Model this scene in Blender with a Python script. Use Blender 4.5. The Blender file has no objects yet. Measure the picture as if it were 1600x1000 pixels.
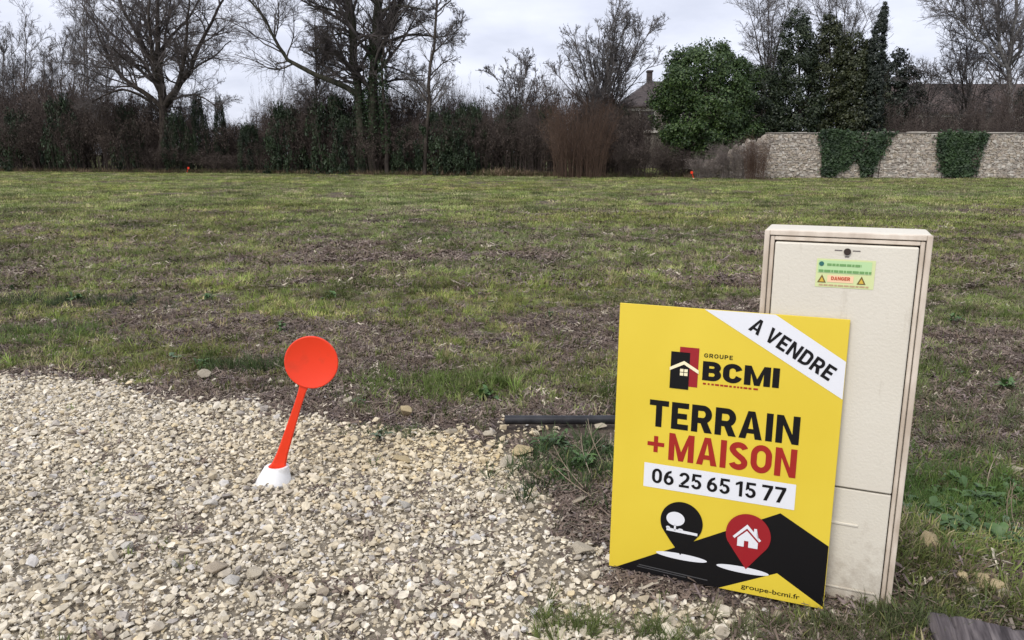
import bpy, bmesh, math
import numpy as np
from mathutils import Vector, Matrix

PI = math.pi
scene = bpy.context.scene
COL = scene.collection

# ------------------------------------------------------------------ camera
F, PITCH, CAMZ = 1200.0, 0.215, 1.24
cd = bpy.data.cameras.new('camera')
cam = bpy.data.objects.new('camera', cd)
COL.objects.link(cam)
cd.sensor_width = 36.0
cd.lens = 36.0 * F / 1600.0
cd.clip_start, cd.clip_end = 0.05, 2000.0
cam.location = (0, 0, CAMZ)
cam.rotation_euler = (PI / 2 - PITCH, 0, 0)
scene.camera = cam

# ------------------------------------------------------------------ sky, sun, exposure
SUN_EL, SUN_AZ = math.radians(48), math.radians(215)      # azimuth from +Y clockwise
world = bpy.data.worlds.new('World')
scene.world = world
world.use_nodes = True
nt = world.node_tree
nt.nodes.clear()
w_out = nt.nodes.new('ShaderNodeOutputWorld')
w_bg = nt.nodes.new('ShaderNodeBackground')
w_bg.inputs['Strength'].default_value = 0.1
sky = nt.nodes.new('ShaderNodeTexSky')
sky.sky_type = 'NISHITA'
sky.sun_disc = False
sky.sun_elevation = SUN_EL
sky.sun_rotation = SUN_AZ
w_tc = nt.nodes.new('ShaderNodeTexCoord')
w_sep = nt.nodes.new('ShaderNodeSeparateXYZ')
nt.links.new(w_tc.outputs['Generated'], w_sep.inputs[0])
w_z = nt.nodes.new('ShaderNodeMath'); w_z.operation = 'ABSOLUTE'
nt.links.new(w_sep.outputs['Z'], w_z.inputs[0])
w_za = nt.nodes.new('ShaderNodeMath'); w_za.operation = 'ADD'; w_za.inputs[1].default_value = 0.22
nt.links.new(w_z.outputs[0], w_za.inputs[0])
w_dx = nt.nodes.new('ShaderNodeMath'); w_dx.operation = 'DIVIDE'
w_dy = nt.nodes.new('ShaderNodeMath'); w_dy.operation = 'DIVIDE'
nt.links.new(w_sep.outputs['X'], w_dx.inputs[0]); nt.links.new(w_za.outputs[0], w_dx.inputs[1])
nt.links.new(w_sep.outputs['Y'], w_dy.inputs[0]); nt.links.new(w_za.outputs[0], w_dy.inputs[1])
w_cmb = nt.nodes.new('ShaderNodeCombineXYZ')
nt.links.new(w_dx.outputs[0], w_cmb.inputs[0]); nt.links.new(w_dy.outputs[0], w_cmb.inputs[1])
w_n = nt.nodes.new('ShaderNodeTexNoise')
w_n.inputs['Scale'].default_value = 1.5
w_n.inputs['Detail'].default_value = 6
w_n.inputs['Roughness'].default_value = 0.55
nt.links.new(w_cmb.outputs[0], w_n.inputs['Vector'])
w_r = nt.nodes.new('ShaderNodeValToRGB')
w_r.color_ramp.elements[0].position = 0.34
w_r.color_ramp.elements[0].color = (0.425, 0.443, 0.525, 1)
w_r.color_ramp.elements[1].position = 0.66
w_r.color_ramp.elements[1].color = (0.58, 0.596, 0.675, 1)
nt.links.new(w_n.outputs['Fac'], w_r.inputs[0])
w_s = nt.nodes.new('ShaderNodeVectorMath'); w_s.operation = 'SCALE'
w_s.inputs['Scale'].default_value = 10.0                    # cloud deck, in the sky texture's own units
nt.links.new(w_r.outputs[0], w_s.inputs[0])
w_mix = nt.nodes.new('ShaderNodeMix'); w_mix.data_type = 'RGBA'
w_mix.inputs['Factor'].default_value = 0.93
nt.links.new(sky.outputs[0], w_mix.inputs['A'])
nt.links.new(w_s.outputs[0], w_mix.inputs['B'])
nt.links.new(w_mix.outputs['Result'], w_bg.inputs['Color'])
nt.links.new(w_bg.outputs[0], w_out.inputs[0])

sd = bpy.data.lights.new('sun', 'SUN')
sd.energy = 1.5
sd.angle = math.radians(32)
sd.color = (1.0, 0.96, 0.9)
sun = bpy.data.objects.new('sun', sd)
COL.objects.link(sun)
sun_dir = Vector((math.sin(SUN_AZ) * math.cos(SUN_EL), math.cos(SUN_AZ) * math.cos(SUN_EL), math.sin(SUN_EL)))
sun.rotation_euler = sun_dir.to_track_quat('Z', 'Y').to_euler()
sun.location = (-3, -4, 9)

vs = scene.view_settings
vs.view_transform = 'Standard'
vs.look = 'None'
vs.exposure = 0.80
vs.gamma = 1.0
vs.use_curve_mapping = False

# ------------------------------------------------------------------ helpers
def at(px, py, Y):
    """the point at forward distance Y seen at photo pixel (px, py)"""
    c, s = math.cos(PITCH), math.sin(PITCH)
    a, b = (px - 800) / F, (500 - py) / F
    dx, dy, dz = a, c + b * s, -s + b * c
    t = Y / dy
    return np.array([dx * t, Y, CAMZ + dz * t])

def gnd(px, py, z=0.0):
    """the ground point seen at photo pixel (px, py)"""
    c, s = math.cos(PITCH), math.sin(PITCH)
    a, b = (px - 800) / F, (500 - py) / F
    dx, dy, dz = a, c + b * s, -s + b * c
    t = (z - CAMZ) / dz
    return np.array([dx * t, dy * t, z])

def tag(o, label=None, cat=None, group=None, kind=None):
    if label: o['label'] = label
    if cat: o['category'] = cat
    if group: o['group'] = group
    if kind: o['kind'] = kind
    return o

def link(name, data, parent=None, mat=None):
    o = bpy.data.objects.new(name, data)
    COL.objects.link(o)
    if parent is not None: o.parent = parent
    if mat is not None and data is not None and len(data.materials) == 0: data.materials.append(mat)
    return o

def empty(name, loc=(0, 0, 0), rot=(0, 0, 0)):
    o = bpy.data.objects.new(name, None)
    COL.objects.link(o)
    o.empty_display_size = 0.2
    o.location = loc
    o.rotation_euler = rot
    return o

def np_mesh(name, V, faces, mat=None, smooth=False):
    """V (n,3); faces: (m,k) array, or a list of such arrays"""
    V = np.ascontiguousarray(V, dtype=np.float32).reshape(-1, 3)
    if isinstance(faces, np.ndarray): faces = [faces]
    me = bpy.data.meshes.new(name)
    me.vertices.add(len(V)); me.vertices.foreach_set('co', V.ravel())
    loops = np.concatenate([f.ravel() for f in faces]).astype(np.int32)
    tot = np.concatenate([np.full(len(f), f.shape[1], np.int32) for f in faces])
    start = np.concatenate([[0], np.cumsum(tot)[:-1]]).astype(np.int32)
    me.loops.add(len(loops)); me.loops.foreach_set('vertex_index', loops)
    me.polygons.add(len(tot))
    me.polygons.foreach_set('loop_start', start)
    if smooth: me.polygons.foreach_set('use_smooth', np.ones(len(tot), bool))
    me.update(calc_edges=True)
    if mat: me.materials.append(mat)
    return me

def bm_mesh(name, bm, mat=None, smooth=False):
    me = bpy.data.meshes.new(name)
    bmesh.ops.recalc_face_normals(bm, faces=bm.faces[:])
    bm.to_mesh(me); bm.free()
    if smooth: me.polygons.foreach_set('use_smooth', np.ones(len(me.polygons), bool))
    if mat: me.materials.append(mat)
    return me

def box_bm(x0, x1, y0, y1, z0, z1, bevel=0.0, seg=2, bm=None):
    own = bm is None
    if own: bm = bmesh.new()
    vs_ = [bm.verts.new((x, y, z)) for x in (x0, x1) for y in (y0, y1) for z in (z0, z1)]
    fs = [bm.faces.new([vs_[i] for i in q]) for q in ((0, 1, 3, 2), (4, 6, 7, 5), (0, 4, 5, 1), (2, 3, 7, 6), (0, 2, 6, 4), (1, 5, 7, 3))]
    if bevel > 0:
        es = list({e for f in fs for e in f.edges})
        bmesh.ops.bevel(bm, geom=es, offset=bevel, segments=seg, affect='EDGES', profile=0.5)
    return bm

# value noise in numpy
def _hash(ix, iy, seed):
    h = (ix.astype(np.int64) * 374761393 + iy.astype(np.int64) * 668265263 + seed * 974711) & 0x7fffffff
    h = ((h ^ (h >> 13)) * 1274126177) & 0x7fffffff
    return ((h ^ (h >> 16)) & 0xffff) / 65535.0

def vnoise(x, y, seed=0):
    ix, iy = np.floor(x), np.floor(y)
    fx, fy = x - ix, y - iy
    fx = fx * fx * (3 - 2 * fx); fy = fy * fy * (3 - 2 * fy)
    a = _hash(ix, iy, seed); b = _hash(ix + 1, iy, seed)
    c = _hash(ix, iy + 1, seed); d = _hash(ix + 1, iy + 1, seed)
    return (a * (1 - fx) + b * fx) * (1 - fy) + (c * (1 - fx) + d * fx) * fy

def fbm(x, y, seed=0, oct=4, gain=0.5):
    s, a, t = 0, 1.0, 0
    for o in range(oct):
        s = s + a * vnoise(x * 2 ** o + 17.3 * o, y * 2 ** o + 5.1 * o, seed + o)
        t += a; a *= gain
    return s / t

def sstep(a, b, x):
    t = np.clip((x - a) / (b - a), 0, 1)
    return t * t * (3 - 2 * t)

# ------------------------------------------------------------------ materials
def principled(name, color, rough=0.7, spec=0.3, metallic=0.0):
    m = bpy.data.materials.new(name)
    m.use_nodes = True
    b = m.node_tree.nodes['Principled BSDF']
    b.inputs['Base Color'].default_value = (*color, 1)
    b.inputs['Roughness'].default_value = rough
    b.inputs['Specular IOR Level'].default_value = spec
    b.inputs['Metallic'].default_value = metallic
    return m

def N(m, t, **kw):
    n = m.node_tree.nodes.new(t)
    for k, v in kw.items(): setattr(n, k, v)
    return n

def L(m, a, b): m.node_tree.links.new(a, b)

def noisy(name, c1, c2, scale=8.0, rough=0.8, spec=0.2, detail=6, bump=0.0, bscale=None, stretch=None, coord='Object', rnd=0.0, lo=0.35, hi=0.65):
    """two base colours mixed by noise, optional fine relief and per-object variation"""
    m = principled(name, c1, rough, spec)
    b = m.node_tree.nodes['Principled BSDF']
    tc = N(m, 'ShaderNodeTexCoord')
    src = tc.outputs[coord]
    if stretch:
        mp = N(m, 'ShaderNodeMapping'); mp.inputs['Scale'].default_value = stretch
        L(m, src, mp.inputs['Vector']); src = mp.outputs['Vector']
    n = N(m, 'ShaderNodeTexNoise')
    n.inputs['Scale'].default_value = scale; n.inputs['Detail'].default_value = detail
    L(m, src, n.inputs['Vector'])
    r = N(m, 'ShaderNodeValToRGB')
    r.color_ramp.elements[0].position = lo; r.color_ramp.elements[0].color = (*c1, 1)
    r.color_ramp.elements[1].position = hi; r.color_ramp.elements[1].color = (*c2, 1)
    L(m, n.outputs['Fac'], r.inputs[0])
    out = r.outputs[0]
    if rnd > 0:
        oi = N(m, 'ShaderNodeObjectInfo')
        mr = N(m, 'ShaderNodeMapRange')
        mr.inputs['To Min'].default_value = 1 - rnd; mr.inputs['To Max'].default_value = 1 + rnd
        L(m, oi.outputs['Random'], mr.inputs['Value'])
        vm = N(m, 'ShaderNodeVectorMath', operation='SCALE')
        L(m, out, vm.inputs[0]); L(m, mr.outputs[0], vm.inputs['Scale'])
        out = vm.outputs[0]
    L(m, out, b.inputs['Base Color'])
    if bump > 0:
        n2 = N(m, 'ShaderNodeTexNoise'); n2.inputs['Scale'].default_value = bscale or scale * 4
        n2.inputs['Detail'].default_value = 5
        L(m, src, n2.inputs['Vector'])
        bp = N(m, 'ShaderNodeBump'); bp.inputs['Strength'].default_value = bump; bp.inputs['Distance'].default_value = 0.01
        L(m, n2.outputs['Fac'], bp.inputs['Height']); L(m, bp.outputs[0], b.inputs['Normal'])
    return m

def tinted(name, rough=0.75, spec=0.2, nscale=60.0, amp=0.25, kind='INSTANCER', transl=0.0):
    """colour from the 'tint' attribute with a little grain"""
    m = principled(name, (0.5, 0.5, 0.5), rough, spec)
    b = m.node_tree.nodes['Principled BSDF']
    a = N(m, 'ShaderNodeAttribute'); a.attribute_type = kind; a.attribute_name = 'tint'
    tc = N(m, 'ShaderNodeTexCoord')
    n = N(m, 'ShaderNodeTexNoise'); n.inputs['Scale'].default_value = nscale
    L(m, tc.outputs['Object'], n.inputs['Vector'])
    mr = N(m, 'ShaderNodeMapRange')
    mr.inputs['From Min'].default_value = 0.25; mr.inputs['From Max'].default_value = 0.75
    mr.inputs['To Min'].default_value = 1 - amp; mr.inputs['To Max'].default_value = 1 + amp
    L(m, n.outputs['Fac'], mr.inputs['Value'])
    vm = N(m, 'ShaderNodeVectorMath', operation='SCALE')
    L(m, a.outputs['Color'], vm.inputs[0]); L(m, mr.outputs[0], vm.inputs['Scale'])
    L(m, vm.outputs[0], b.inputs['Base Color'])
    if transl > 0:
        tr = N(m, 'ShaderNodeBsdfTranslucent'); mx = N(m, 'ShaderNodeMixShader')
        mx.inputs[0].default_value = transl
        L(m, vm.outputs[0], tr.inputs['Color'])
        L(m, b.outputs[0], mx.inputs[1]); L(m, tr.outputs[0], mx.inputs[2])
        L(m, mx.outputs[0], m.node_tree.nodes['Material Output'].inputs['Surface'])
    return m

# ------------------------------------------------------------------ ground
GPOLY = np.array([(-14, 5.1), (-4.5, 4.28), (-2.97, 4.16), (-2.3, 4.12), (-1.72, 3.88), (-1.25, 3.62), (-.75, 3.36), (-.35, 3.28),
                  (-.03, 3.12), (.03, 2.86), (.06, 2.68), (.17, 2.32), (.30, 2.06), (.50, 1.93), (.66, 1.80), (.78, 1.5), (.9, .9), (1.0, .3), (.9, -2), (-14, -2)])

def gravel_sd(x, y):
    """signed distance to the gravel edge, positive inside"""
    d = np.full(x.shape, 1e9); ins = np.zeros(x.shape, bool)
    n = len(GPOLY)
    for i in range(n):
        ax, ay = GPOLY[i]; bx, by = GPOLY[(i + 1) % n]
        ex, ey = bx - ax, by - ay
        t = np.clip(((x - ax) * ex + (y - ay) * ey) / (ex * ex + ey * ey), 0, 1)
        d = np.minimum(d, np.hypot(x - ax - t * ex, y - ay - t * ey))
        if by != ay:
            c = ((ay > y) != (by > y)) & (x < ex * (y - ay) / ey + ax)
            ins ^= c
    return np.where(ins, d, -d)

def height(x, y):
    x = np.asarray(x, float); y = np.asarray(y, float)
    near = np.exp(-np.maximum(y - 5, 0) / 30)
    h = (fbm(x * 0.9, y * 0.9, 3, 4) - 0.5) * 0.06 * near + (fbm(x * 5, y * 5, 9, 3) - 0.5) * 0.04 * near
    sd = gravel_sd(x, y)
    h = h * (1 - 0.7 * sstep(-0.1, 0.3, sd)) + 0.008 * sstep(-0.15, 0.15, sd)
    # earth heaped at the foot of the cabinet
    h = h + 0.085 * np.exp(-(((x - 1.2) / .30) ** 2 + ((y - 2.15) / .32) ** 2)) + 0.03 * np.exp(-(((x - .8) / .3) ** 2 + ((y - 2.2) / .25) ** 2))
    h = h - 0.02 * np.exp(-(((x - .62) / .35) ** 2 + ((y - 1.9) / .16) ** 2))
    return h

def green(x, y):
    """how grassy the field is at a point, 0..1"""
    d = np.hypot(x, y)
    n = 0.5 * fbm(x * 0.42 + 3, y * 0.42, 21, 4) + 0.5 * fbm(x * 1.5, y * 1.5 + 8, 31, 4)
    n = .5 + (n - .5) * 1.25
    base = np.interp(d, [2, 4, 6, 9, 12, 20, 40, 60], [.49, .48, .51, .58, .64, .60, .60, .64])
    return sstep(0.40, 0.60, n + base - 0.5)

rows = [-2.0]
while rows[-1] < 420:
    y = rows[-1]
    rows.append(y + (0.25 if y < 1 else 0.045 * max(1.0, (y / 3.5) ** 1.02)))
rows = np.array(rows)
NC = 240
u = np.linspace(-1, 1, NC)
YY, UU = np.meshgrid(rows, u, indexing='ij')
XX = UU * (6.5 + np.maximum(YY, 0) * 1.15)
ZZ = height(XX, YY)
V = np.stack([XX, YY, ZZ], -1).reshape(-1, 3)
ii = np.arange(len(rows) - 1)[:, None] * NC + np.arange(NC - 1)[None, :]
ii = ii.ravel()
quads = np.stack([ii, ii + 1, ii + NC + 1, ii + NC], 1)
gme = np_mesh('ground', V, quads, smooth=True)
gr = np.clip(green(XX, YY), 0, 1).ravel()
sdv = gravel_sd(XX, YY)
edge_n = (fbm(XX * 3, YY * 3, 41, 4) - .5) * .45
gv = sstep(-0.14, 0.16, sdv + edge_n).ravel()
for nm, arr in (('green', gr), ('gravel', gv)):
    a = gme.attributes.new(nm, 'FLOAT', 'POINT'); a.data.foreach_set('value', arr.astype(np.float32))

m = principled('earth_and_turf', (0.1, 0.08, 0.06), 0.95, 0.1)
b = m.node_tree.nodes['Principled BSDF']
tc = N(m, 'ShaderNodeTexCoord')
def ntex(scale, detail=6, rough=0.6):
    n = N(m, 'ShaderNodeTexNoise'); n.inputs['Scale'].default_value = scale
    n.inputs['Detail'].default_value = detail; n.inputs['Roughness'].default_value = rough
    L(m, tc.outputs['Object'], n.inputs['Vector']); return n.outputs['Fac']
def ramp(fac, stops):
    r = N(m, 'ShaderNodeValToRGB'); e = r.color_ramp.elements
    while len(e) < len(stops): e.new(0.5)
    for k, (p, c) in enumerate(stops): e[k].position = p; e[k].color = (*c, 1)
    L(m, fac, r.inputs[0]); return r.outputs[0]
def mixc(fac, a, bb):
    x = N(m, 'ShaderNodeMix', data_type='RGBA')
    L(m, fac, x.inputs['Factor']); L(m, a, x.inputs['A']); L(m, bb, x.inputs['B']); return x.outputs['Result']
def attr(nm):
    a = N(m, 'ShaderNodeAttribute'); a.attribute_name = nm; return a.outputs['Fac']
soil = ramp(ntex(28, 8, 0.7), [(0.3, (.045, .034, .027)), (0.5, (.105, .082, .066)), (0.68, (.20, .165, .13))])
turf = ramp(ntex(16, 8, 0.7), [(0.3, (.06, .07, .026)), (0.52, (.155, .17, .066)), (0.7, (.27, .265, .13))])
fines = ramp(ntex(60, 6, 0.7), [(0.3, (.18, .15, .11)), (0.7, (.40, .35, .27))])
gmask = N(m, 'ShaderNodeMath', operation='ADD')
L(m, attr('green'), gmask.inputs[0])
gsub = N(m, 'ShaderNodeMath', operation='MULTIPLY_ADD'); gsub.inputs[1].default_value = 0.9; gsub.inputs[2].default_value = -0.45
L(m, ntex(7, 8, 0.7), gsub.inputs[0]); L(m, gsub.outputs[0], gmask.inputs[1])
gmask.use_clamp = True
c0 = mixc(gmask.outputs[0], soil, turf)
vv = N(m, 'ShaderNodeMapRange'); vv.inputs['From Min'].default_value = .3; vv.inputs['From Max'].default_value = .7
vv.inputs['To Min'].default_value = .55; vv.inputs['To Max'].default_value = 1.5
L(m, ntex(2.6, 5, .6), vv.inputs['Value'])
vsc = N(m, 'ShaderNodeVectorMath', operation='SCALE'); L(m, c0, vsc.inputs[0]); L(m, vv.outputs[0], vsc.inputs['Scale'])
c1 = vsc.outputs[0]
c2 = mixc(attr('gravel'), c1, fines)
L(m, c2, b.inputs['Base Color'])
bp = N(m, 'ShaderNodeBump'); bp.inputs['Strength'].default_value = 0.8; bp.inputs['Distance'].default_value = 0.03
L(m, ntex(45, 8, 0.75), bp.inputs['Height']); L(m, bp.outputs[0], b.inputs['Normal'])
gme.materials.append(m)
ground = tag(link('ground', gme), 'rough field of turf and earth with a gravel corner', 'ground', kind='structure')

# ------------------------------------------------------------------ scatter: one object of countless small pieces
def scatter(name, pts, rot, scl, idx, tint, sources, label, cat):
    cname = name + '_pieces'
    col = bpy.data.collections.new(cname)                      # never linked to the scene
    for k, me in enumerate(sources):
        o = bpy.data.objects.new('%s_%02d' % (cname, k), me)
        col.objects.link(o)
    me = bpy.data.meshes.new(name)
    n = len(pts)
    me.vertices.add(n); me.vertices.foreach_set('co', np.asarray(pts, np.float32).ravel())
    a = me.attributes.new('rot', 'FLOAT_VECTOR', 'POINT'); a.data.foreach_set('vector', np.asarray(rot, np.float32).ravel())
    a = me.attributes.new('scl', 'FLOAT_VECTOR', 'POINT')
    scl = np.asarray(scl, np.float32)
    if scl.ndim == 1: scl = np.repeat(scl[:, None], 3, 1)
    a.data.foreach_set('vector', scl.ravel())
    a = me.attributes.new('idx', 'INT', 'POINT'); a.data.foreach_set('value', np.asarray(idx, np.int32))
    t4 = np.ones((n, 4), np.float32); t4[:, :3] = tint
    a = me.attributes.new('tint', 'FLOAT_COLOR', 'POINT'); a.data.foreach_set('color', t4.ravel())
    o = link(name, me)
    ng = bpy.data.node_groups.new(name + '_nodes', 'GeometryNodeTree')
    ng.interface.new_socket('Geometry', in_out='INPUT', socket_type='NodeSocketGeometry')
    ng.interface.new_socket('Geometry', in_out='OUTPUT', socket_type='NodeSocketGeometry')
    gi = ng.nodes.new('NodeGroupInput'); go = ng.nodes.new('NodeGroupOutput')
    ip = ng.nodes.new('GeometryNodeInstanceOnPoints'); ip.inputs['Pick Instance'].default_value = True
    ci = ng.nodes.new('GeometryNodeCollectionInfo')
    ci.inputs['Collection'].default_value = col
    ci.inputs['Separate Children'].default_value = True
    ci.inputs['Reset Children'].default_value = True
    def na(nm, dt):
        x = ng.nodes.new('GeometryNodeInputNamedAttribute'); x.data_type = dt; x.inputs['Name'].default_value = nm
        return x.outputs['Attribute']
    ng.links.new(gi.outputs[0], ip.inputs['Points'])
    ng.links.new(ci.outputs[0], ip.inputs['Instance'])
    ng.links.new(na('idx', 'INT'), ip.inputs['Instance Index'])
    ng.links.new(na('rot', 'FLOAT_VECTOR'), ip.inputs['Rotation'])
    ng.links.new(na('scl', 'FLOAT_VECTOR'), ip.inputs['Scale'])
    ng.links.new(ip.outputs[0], go.inputs[0])
    md = o.modifiers.new('pieces', 'NODES'); md.node_group = ng
    return tag(o, label, cat, kind='stuff')

# ------------------------------------------------------------------ gravel
rg = np.random.default_rng(11)
m_stone = tinted('limestone_chip', 0.85, 0.25, 1.4, 0.22)
stone_src = []
def stone_mesh(r, npts=13, ex=(1, .8, .6), mat=None, name='stone'):
    bm = bmesh.new()
    for k in range(npts):
        v = r.normal(size=3); v /= np.linalg.norm(v)
        v *= r.uniform(.82, 1.0)
        bm.verts.new((v[0] * ex[0], v[1] * ex[1], v[2] * ex[2]))
    res = bmesh.ops.convex_hull(bm, input=bm.verts[:])
    junk = [g for g in res['geom_interior'] if isinstance(g, bmesh.types.BMVert)]
    if junk: bmesh.ops.delete(bm, geom=junk, context='VERTS')
    return bm_mesh(name, bm, mat)
for k in range(14):
    stone_src.append(stone_mesh(rg, rg.integers(9, 14), (1, rg.uniform(.6, .95), rg.uniform(.4, .75)), m_stone, 'chip'))

STONE_COLS = np.array([(.50, .45, .355), (.555, .51, .425), (.45, .395, .30), (.59, .55, .475), (.38, .34, .28), (.45, .435, .42), (.51, .43, .29), (.31, .285, .26)])
STONE_P = np.array([.29, .23, .17, .11, .08, .055, .04, .025])
def gravel_pts(n, x0, x1, y0, y1):
    x = rg.uniform(x0, x1, n); y = rg.uniform(y0, y1, n)
    sd = gravel_sd(x, y) + (fbm(x * 3, y * 3, 41, 4) - .5) * .45
    # full cover inside, thinning out beyond the edge
    p = np.where(sd > 0.10, 1.0, np.where(sd > -0.06, 0.25 + .75 * (sd + .06) / .16, 0.25 * np.exp(np.minimum((sd + .06), 0) / 0.16)))
    # thinner where it mixes with soil beside the sign and beyond the marker
    thin = np.exp(-(((x - .22) / .17) ** 2 + ((y - 2.45) / .40) ** 2)) + .35 * np.exp(-(((x - .6) / .18) ** 2 + ((y - 1.72) / .12) ** 2)) + .55 * np.exp(-(((x + .75) / .45) ** 2 + ((y - 3.25) / .22) ** 2))
    p = p * (1 - .6 * np.clip(thin, 0, 1))
    keep = rg.uniform(size=n) < p
    x, y = x[keep], y[keep]
    d = np.hypot(x, y)
    keep = (np.abs(x) < 1.0 + .86 * y + .4)
    return x[keep], y[keep]
gx, gy = gravel_pts(130000, -5.2, 1.3, 0.9, 4.9)
n = len(gx)
size = np.clip(rg.lognormal(math.log(.0108), .36, n), .005, .026)
sx_, sy_ = gravel_pts(90000, -5.0, 1.3, 0.9, 4.9)
gx, gy = np.concatenate([gx, sx_]), np.concatenate([gy, sy_])
size = np.concatenate([size, rg.uniform(.0035, .0075, len(sx_))]); n = len(gx)
gz = height(gx, gy) + rg.uniform(-.3, .85, n) * size
tint = STONE_COLS[rg.choice(len(STONE_COLS), n, p=STONE_P)] * rg.uniform(.78, 1.12, (n, 1))
tint = tint * (1.0 + .14 * fbm(gx * 1.3, gy * 1.3, 77, 3))[:, None] * np.array([1.11, 1.09, 1.045])
yel = np.exp(-(((gx + .25) / .8) ** 2 + ((gy - 3.1) / .35) ** 2))[:, None]
tint = tint * (1 - .5 * yel * (1 - np.array([1.06, .95, .68])))
rot = np.stack([rg.normal(0, .35, n), rg.normal(0, .35, n), rg.uniform(0, 2 * PI, n)], 1)
scatter('gravel', np.stack([gx, gy, gz], 1), rot, size, rg.integers(0, 14, n), tint, stone_src,
        'crushed cream limestone gravel spread over the ground', 'gravel')

# ------------------------------------------------------------------ grass, litter, weeds
m_blade = tinted('grass_blade', 0.6, 0.25, 4.0, 0.3, transl=0.2)
m_litter = tinted('dry_litter', 0.9, 0.1, 30.0, 0.4)

def blades(r, n, lmin, lmax, spread, wmin, wmax, lean0, lean1):
    """n tapered bent blades"""
    a = r.uniform(0, 2 * PI, n); rr = spread * np.sqrt(r.uniform(0, 1, n))
    b0 = np.stack([rr * np.cos(a), rr * np.sin(a), np.full(n, -.006)], 1)
    az = a + r.normal(0, .9, n); le = r.uniform(lean0, lean1, n); ln = r.uniform(lmin, lmax, n)
    d1 = np.stack([np.sin(le) * np.cos(az), np.sin(le) * np.sin(az), np.cos(le)], 1)
    le2 = np.minimum(le + r.uniform(.2, .8, n), 1.75)
    d2 = np.stack([np.sin(le2) * np.cos(az), np.sin(le2) * np.sin(az), np.cos(le2)], 1)
    w = r.uniform(wmin, wmax, n)[:, None] * .5
    tw = az + PI / 2 + r.normal(0, .5, n)
    s = np.stack([np.cos(tw), np.sin(tw), np.zeros(n)], 1)
    p1 = b0 + d1 * (ln * .55)[:, None]; p2 = p1 + d2 * (ln * .45)[:, None]
    V = np.stack([b0 - s * w, b0 + s * w, p1 + s * w * .8, p1 - s * w * .8, p2], 1).reshape(-1, 3)
    k = np.arange(n)[:, None] * 5
    return V, k + np.array([[0, 1, 2, 3]]), k + np.array([[3, 2, 4]])

def leafcards(r, C, size, up=0.3, asp=0.5, nrm=None):
    """one folded diamond leaf at every centre C"""
    n = len(C)
    d = r.normal(size=(n, 3)); d /= np.linalg.norm(d, axis=1)[:, None]
    if nrm is None: nv = r.normal(size=(n, 3)) + np.array([0, 0, up])
    else: nv = nrm + r.normal(size=(n, 3)) * .55
    nv /= np.linalg.norm(nv, axis=1)[:, None]
    d = d - nv * (d * nv).sum(1)[:, None]; d /= np.linalg.norm(d, axis=1)[:, None] + 1e-9
    s = np.cross(nv, d)
    sz = np.broadcast_to(np.asarray(size), (n,))[:, None]
    V = np.stack([C - d * sz * .5, C + s * sz * asp * .5 + nv * sz * .06, C + d * sz * .5, C - s * sz * asp * .5 + nv * sz * .06], 1).reshape(-1, 3)
    return V, np.arange(n)[:, None] * 4 + np.array([[0, 1, 2, 3]])

r = np.random.default_rng(5)
grass_src = []
for k in range(6):                                               # small tufts
    V, q, t = blades(r, 16, .02, .062, .03, .0022, .005, .2, 1.35)
    grass_src.append(np_mesh('tuft', V, [q, t], m_blade))
for k in range(4):                                               # wide low patches for the far field
    V, q, t = blades(r, 60, .03, .085, .17, .005, .010, .3, 1.45)
    grass_src.append(np_mesh('patch', V, [q, t], m_blade))
for k in range(3):                                               # taller bunches
    V, q, t = blades(r, 26, .07, .17, .035, .003, .006, .1, 1.0)
    grass_src.append(np_mesh('bunch', V, [q, t], m_blade))

GREENS = np.array([(.155, .198, .050), (.215, .245, .075), (.11, .142, .040), (.275, .275, .11), (.36, .315, .18), (.23, .175, .115)])
def field_points(r, n, y0, y1, pw=2.0, half=None):
    """points over the wedge in view, y distributed so that nearer is denser"""
    t = r.uniform(0, 1, n)
    if pw == 0: y = y0 + (y1 - y0) * t
    else:
        a, b = y0 ** (1 - pw + 1), y1 ** (1 - pw + 1)
        y = (a + (b - a) * t) ** (1 / (2 - pw)) if pw != 2 else y0 * (y1 / y0) ** t
    x = r.uniform(-1, 1, n) * (1.0 + y * .92)
    return x, y

P, R, S, I, T = [], [], [], [], []
def put(x, y, scl, idx, tint, tilt=.25):
    n = len(x)
    ok = ~((x > -.12) & (x < 1.2) & (y > 3.14) & (y < 3.47))               # bare strip where the pipe lies
    if not ok.all():
        x, y, idx, tint = x[ok], y[ok], idx[ok], tint[ok]
        scl = np.broadcast_to(scl, (n,))[ok]; n = len(x)
    P.append(np.stack([x, y, height(x, y)], 1))
    R.append(np.stack([r.normal(0, tilt, n), r.normal(0, tilt, n), r.uniform(0, 2 * PI, n)], 1))
    S.append(np.broadcast_to(scl, (n,))); I.append(idx); T.append(tint)
def gtint(x, y, n, lush=0.0):
    g = green(x, y)
    p = np.array([.24, .24, .20, .14, .10, .08])
    c = GREENS[r.choice(6, n, p=p)]
    v = np.clip(.98 + 2.0 * (fbm(x * 2.6, y * 2.6, 51, 3) - .5) + .7 * (fbm(x * .6, y * .6, 53, 2) - .5), .4, 1.9)[:, None]
    yel = fbm(x * .35, y * .35, 61, 3)[:, None]
    return c * v * 1.16 * r.uniform(.75, 1.25, (n, 1)) * np.concatenate([1 + .25 * (yel - .5), 1 + .1 * (yel - .5), 1 - .3 * (yel - .5)], 1)

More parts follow.
